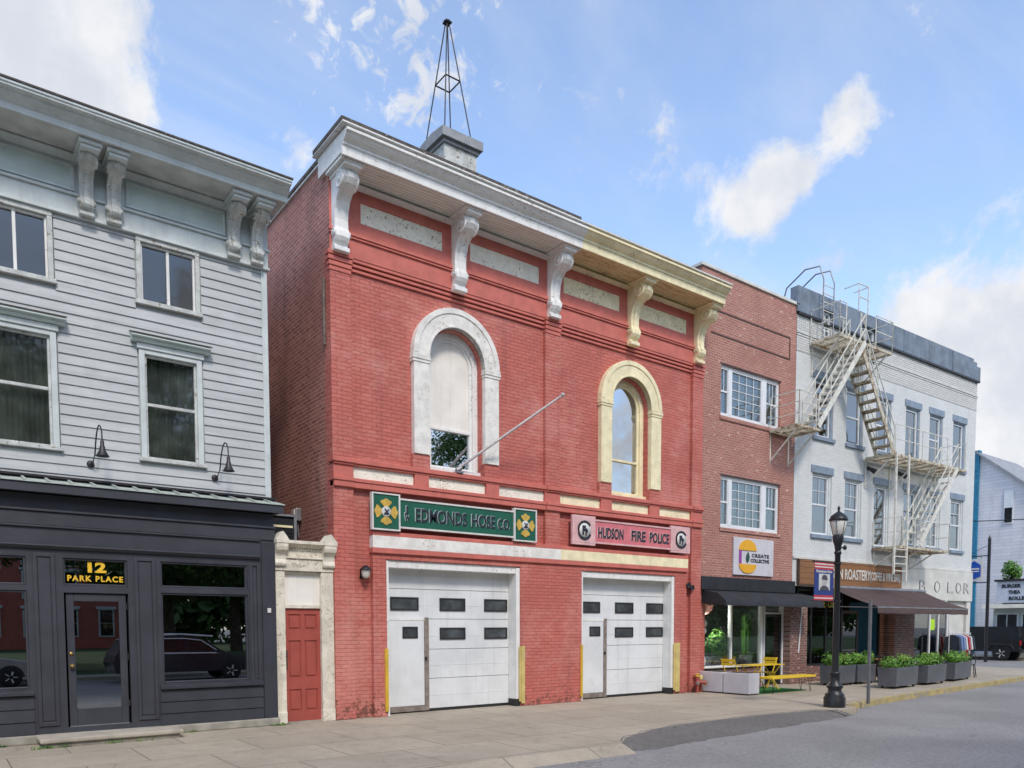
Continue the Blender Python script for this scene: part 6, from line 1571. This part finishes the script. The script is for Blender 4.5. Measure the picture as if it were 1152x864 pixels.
m = MB(); hp = [(4.08, 4.36), (4.4, 4.24), (4.72, 4.36), (4.72, 4.95), (4.4, 5.18), (4.08, 4.95)]; m._prism([(43.94, y, z) for y, z in hp], [(43.915, y, z) for y, z in hp]); m.build('emblem', 'sign_blue', b)
m = MB(); m.box(43.90, 43.912, 4.14, 4.66, 4.72, 4.80); m.box(43.90, 43.912, 4.14, 4.66, 4.60, 4.66); m.build('emblem_bar', 'sign_white', b)
m = MB(); m.bar((44, 3.72, 5.42), (44, 4.95, 5.42), .05, .05); m.bar((44, 3.72, 4.04), (44, 4.9, 4.04), .05, .05); m.bar((44, 3.78, 5.95), (44, 4.9, 5.45), .02, .02); m.bar((44, 4.1, 5.42), (44, 4.1, 5.28), .02, .02); m.bar((44, 4.7, 5.42), (44, 4.7, 5.28), .02, .02); m.build('arm', 'black_metal', t)
m = MB(); m.tube([(46+.0*i, 9.5-1.1*i, 7.3+.0006*i + (.012*(i-8)**2)) for i in range(22)], .025, 5)
tag(m.build('overhead_cable', 'black_metal', loc=(46, 4, 7.3)), 'single dark overhead cable crossing in front of the shingled wall', 'cable')
cl = MB(); cl.add([(33.0, 1.2, -.112), (36.9, -1.4, -.112), (60, -3.5, -.112), (60, 40, -.112), (36.9, 40, -.112)], [(0, 1, 2, 3, 4)])
cl2 = MB(); cl2.prism_z([(48.4, -8), (54, -8), (54, 40), (48.4, 40)], -.2, .02); tag(cl2.build('far_sidewalk', 'concrete', loc=(50, 0, 0)), kind='structure')

# ------------------------------------------------------------------ vehicles
def wheel(parent, x, y, r, w=.2, s=1):
    m = MB(); m.lathe([(r*.62, -w/2), (r*.9, -w/2), (r, -w/2+.03), (r, w/2-.03), (r*.9, w/2), (r*.62, w/2)], (x, y, r), 22, axis='y'); t_ = m.build('wheel', 'tyre', parent)
    m = MB()
    yo = y+s*w*.42
    m.lathe([(r*.62, -.012), (r*.62, .012), (r*.55, .0), (.001, 0)], (x, yo, r), 20, axis='y')
    for k in range(5):
        a = k*2*PI/5; m.bar((x+.06*math.cos(a), yo+s*.02, r+.06*math.sin(a)), (x+r*.58*math.cos(a), yo+s*.02, r+r*.58*math.sin(a)), .05, .03)
    m.build('rim', 'chrome', t_)
def car(name, label, loc_, rot, paint_m, body, cabin, glassq, W_, wx, r, boxy=False, extra=None):
    """length along local x, nose at +x; body and cabin are side outlines"""
    t = thing(name, label, 'car', loc_, rot, None, local=True)
    m = MB(); m.prism_y(body, -W_/2, W_/2); b = m.build('body', paint_m, t, bevel=.05 if not boxy else .035)
    m = MB(); k = .93 if boxy else .86
    zb = min(z for _, z in cabin); zt = max(z for _, z in cabin)
    def yy(z): return W_/2*(.985 - (1-k)*(z-zb)/(zt-zb))
    a = [(x, -yy(z), z) for x, z in cabin]; c = [(x, yy(z), z) for x, z in cabin]
    m._prism(c, a); m.build('cabin', paint_m, t, bevel=.03)
    for q in glassq:
        for s in (-1, 1):
            g = MB(); pa = [(x, s*(yy(z)+.004), z) for x, z in q]; pb = [(x, s*(yy(z)-.01), z) for x, z in q]
            g._prism(pa, pb) if s > 0 else g._prism(pb, pa); g.build('side_window', 'car_glass', t)
    for x in wx:
        for s in (-1, 1):
            m = MB(); arc = [(x+(r+.06)*math.cos(PI*i/12), r+(r+.06)*math.sin(PI*i/12)) for i in range(13)]
            m.prism_y(arc, min(s*(W_/2-.05), s*(W_/2+.006)), max(s*(W_/2-.05), s*(W_/2+.006))); m.build('wheel_arch', 'rubber', b)
            wheel(t, x, s*(W_/2-.09), r, .22, s)
    if extra: extra(t)
    return t
# black boxy four by four seen from the side, tail to the right of the picture
def jeep_extra(t):
    m = MB(); m.lathe([(.16, 0), (.36, .0), (.38, .04), (.38, .2), (.34, .24), (.001, .24)], (-2.26, 0, 1.0), 20, axis='x'); m.build('spare_wheel', 'tyre', t)
    for x in (1.28, -1.22):
        for s in (-1, 1):
            m = MB(); a = [(x-.62, .62), (x-.45, .86), (x+.45, .86), (x+.62, .62), (x+.68, .62), (x+.5, .93), (x-.5, .93), (x-.68, .62)]
            m.prism_y(a, min(s*.78, s*.96), max(s*.78, s*.96)); m.build('fender_flare', 'rubber', t)
    for s in (-1, 1):
        m = MB(); m.box(-2.13, -2.08, min(s*.68, s*.82), max(s*.68, s*.82), .85, 1.1); m.build('tail_light', 'red_lens', t)
        m = MB(); m.box(.55, .75, min(s*.82, s*1.0), max(s*.82, s*1.0), 1.1, 1.28); m.build('mirror', 'car_black', t)
    m = MB(); m.box(-2.2, -2.02, -.8, .8, .45, .62); m.build('bumper', 'rubber', t); m = MB(); m.box(2.02, 2.25, -.8, .8, .45, .65); m.build('bumper', 'rubber', t)
car('parked_car', 'black boxy four wheel drive parked side on in the cross street', (47.3, 5.2, -.115), R(92), 'car_black',
    [(-2.08, .5), (2.05, .5), (2.1, 1.0), (.85, 1.12), (-2.08, 1.14)], [(-2.06, 1.12), (.85, 1.12), (.45, 1.80), (.3, 1.86), (-1.98, 1.86)],
    [[(-1.9, 1.22), (-.98, 1.22), (-.98, 1.72), (-1.88, 1.72)], [(-.86, 1.22), (-.15, 1.22), (-.15, 1.72), (-.86, 1.72)], [(-.05, 1.22), (.62, 1.22), (.36, 1.72), (-.05, 1.72)]], 1.68, (1.28, -1.22), .40, True, jeep_extra)
def suv_extra(t):
    for s in (-1, 1):
        m = MB(); m.tube([(-1.9, s*.66, 1.60), (-.2, s*.68, 1.655), (.9, s*.66, 1.58)], .035, 6); m.build('roof_rail', 'chrome', t)
        m = MB(); m.tube([(-2.05, s*.905, 1.0), (-1.2, s*.915, 1.01), (1.1, s*.915, .99)], .028, 6); m.tube([(-2.02, s*.90, 1.02), (-1.8, s*.84, 1.44), (-1.1, s*.80, 1.51), (-.1, s*.79, 1.51), (.45, s*.82, 1.44), (1.08, s*.91, 1.0)], .02, 6); m.build('window_trim', 'chrome', t)
        m = MB(); m.box(.95, 1.12, min(s*.88, s*1.04), max(s*.88, s*1.04), .98, 1.1); m.build('mirror', 'car_navy', t)
        m = MB(); m.box(2.2, 2.3, min(s*.5, s*.8), max(s*.5, s*.8), .68, .82); m.build('headlight', 'lamp_glass', t)
car('parked_car', 'dark navy estate car at the far kerb reflected in the charcoal shop window', (7.2, -15.5, -.12), R(0), 'car_navy',
    [(-2.3, .35), (2.25, .35), (2.36, .6), (2.28, .82), (1.2, .98), (-2.28, 1.02), (-2.4, .7)], [(-2.28, .98), (1.3, .96), (.55, 1.48), (.1, 1.56), (-1.3, 1.58), (-2.0, 1.5)],
    [[(-2.0, 1.03), (-1.2, 1.03), (-1.2, 1.46), (-1.78, 1.42)], [(-1.1, 1.03), (-.1, 1.02), (-.1, 1.47), (-1.1, 1.48)], [(0, 1.02), (1.0, 1.0), (.45, 1.40), (0, 1.46)]], 1.84, (1.45, -1.4), .35, False, suv_extra)
car('parked_car', 'silver saloon car at the far kerb reflected in the left shop window', (.6, -16.2, -.12), R(0), 'car_silver',
    [(-2.2, .32), (2.2, .32), (2.28, .55), (2.15, .75), (1.1, .92), (-1.7, .95), (-2.2, .88), (-2.28, .6)], [(-1.75, .92), (1.2, .88), (.4, 1.36), (-.2, 1.42), (-.9, 1.38)],
    [[(-1.4, .97), (-.4, .96), (-.4, 1.32), (-.95, 1.3)], [(-.3, .96), (.85, .94), (.35, 1.28), (-.3, 1.33)]], 1.78, (1.4, -1.35), .32)

# ------------------------------------------------------------------ the park across the street, seen in the window glass
lw = MB(); lw.add([(-80, -90, -.02), (120, -90, -.02), (120, -19.2, -.02), (-80, -19.2, -.02)], [(0, 1, 2, 3)]); tag(lw.build('lawn', 'grass', loc=(0, -50, 0)), kind='structure')
fs = MB(); fs.prism_z([(-80, -19.2), (120, -19.2), (120, -17.4), (-80, -17.4)], -.2, .0); tag(fs.build('park_path', 'concrete', loc=(0, -18, 0)), kind='structure')
def tree_mesh(seed, H, Rr):
    random.seed(seed); tr = MB(); cr = MB()
    tr.tube([(0, 0, -.05), (.05, .05, H*.2), (-.05, .1, H*.42), (.05, 0, H*.75)], [.34, .26, .2, .06], 10)
    for i in range(9):
        a = i*2.4; z0 = H*random.uniform(.25, .6); L = Rr*random.uniform(.6, .95)
        e = Vector((L*math.cos(a), L*math.sin(a), z0+L*random.uniform(.35, .8)))
        tr.tube([(0, 0, z0), e*.5+Vector((0, 0, z0*.5+.15)), e], [.12, .07, .02], 7)
    for i in range(58):
        a = random.uniform(0, 6.28); q = math.sqrt(random.random()); zz = random.uniform(-1, 1)
        rr = Rr*.85*q*math.sqrt(max(.05, 1-zz*zz*.8))
        c = (rr*math.cos(a), rr*math.sin(a), H*.62+zz*H*.33)
        s = random.uniform(.8, 1.5)
        leaf_cloud(cr, c, (s, s, s*.8), 420, .10)
    return tr, cr
TM = [tree_mesh(5, 10.5, 4.2), tree_mesh(9, 9.0, 3.6)]
random.seed(21)
TR = []
for k, (tr, cr) in enumerate(TM):
    t = thing('park_tree', 'leafy park tree', 'tree', (0, -30, 0), 0, 'park trees reflected in the window glass', local=True)
    tr.build('trunk', 'bark', t); cr.build('crown', 'leaf_tree', t); TR.append(t)
spots = [(-9, -26, 1.5), (1.2, -25, 1.65), (8.2, -26, 1.55), (14.8, -24.5, 1.35), (25.2, -24.5, 1.27), (31.5, -26, .9), (-3, -36, 1.8), (12, -38, 1.5), (25, -33, 1.2), (39.5, -25, 1.1), (48, -30, 1.1), (19, -47, 1.5), (27, -50, 1.4), (35, -46, 1.4), (44, -50, 1.5), (13.5, -50, 1.5), (-9, -48, 1.6), (54, -44, 1.5), (-18, -28, 1.6)]
for i, (x, y, s) in enumerate(spots):
    o = TR[i] if i < 2 else copy_tree(TR[i % 2])
    o.location = (x, y, 0); o.rotation_euler = (0, 0, random.uniform(0, 6)); o.scale = (s, s, s)
    o['label'] = 'leafy green park tree across the street seen only as reflections in the glass'
random.seed(44); tl = MB()
for i in range(220):
    x = -80+1.05*i+random.uniform(-1, 1); leaf_cloud(tl, (x, -82+random.uniform(-4, 4), 3.2+random.uniform(-1, 6)), (3.2, 2.4, 4.2), 230, .75)
tag(tl.build('treeline', 'leaf_tree', loc=(20, -82, 0)), 'far line of trees and bushes closing off the park', 'trees', kind='stuff')
RH = thing('brick_house', 'red brick house with white windows across the park, mirrored in the glass door', 'house', (4, -62, 0))
m = MB(); m.box(-3, 16, -74, -62, 0, 9.5); m.build('wall', 'red_paint', RH)
m = MB(); m.box(-3.4, 16.4, -74.4, -61.6, 9.5, 10.1); m.build('roof', 'roof_edge', RH)
for x in (-2.2, .6, 3.4, 6.2, 9.0, 11.8):
    for z in (1.0, 4.2, 7.0):
        h = 2.4 if z < 6 else 1.7
        m = MB(); m.box(x, x+1.25, -61.97, -61.9, z, z+h); m.box(x-.15, x+1.4, -61.96, -61.8, z+h, z+h+.25); w = m.build('window', 'white_vinyl', RH)
        for k in (0, 1):
            m = MB(); m.box(x+.14, x+1.11, -61.89, -61.88, z+.12+k*(h-.2)/2, z+.02+(k+1)*(h-.1)/2); m.build('pane', 'car_glass', w)

# ------------------------------------------------------------------ weeds in the joints by the shopfront
random.seed(8); wd = MB()
for cx, cy, n in ((1.22, -.62, 26), (1.5, -.62, 18), (2.2, -.62, 14), (2.6, -.63, 12), (.7, -.06, 24), (.4, -.06, 14), (4.95, -.08, 30), (5.05, -.04, 16), (16.45, -.06, 14), (3.4, -.06, 8)):
    for k in range(n): blades(wd, (cx+random.uniform(-.14, .14), cy+random.uniform(-.03, .02), 0), random.uniform(.03, .09), .05, 3, .008, .3)
tag(wd.build('weeds', 'leaf', loc=(2, -.3, 0)), 'small green weeds in the joints along the shopfront and step', 'weeds', kind='stuff')

# cafe pendant lamps; light added under the pink shade to brighten the plants
for name, p, w, c in (('shop_interior_light', (17.6, .70, 2.03), 150, (1, .92, .82)), ('shop_interior_light', loc(1.57, .70, 2.06), 45, (1, .80, .58)), ('shop_interior_light', loc(2.81, .70, 2.06), 40, (1, .80, .58))):
    li = bpy.data.lights.new(name, 'POINT'); li.energy = w; li.color = c; li.shadow_soft_size = .035
    lo = bpy.data.objects.new(name, li); C.objects.link(lo); lo.location = p
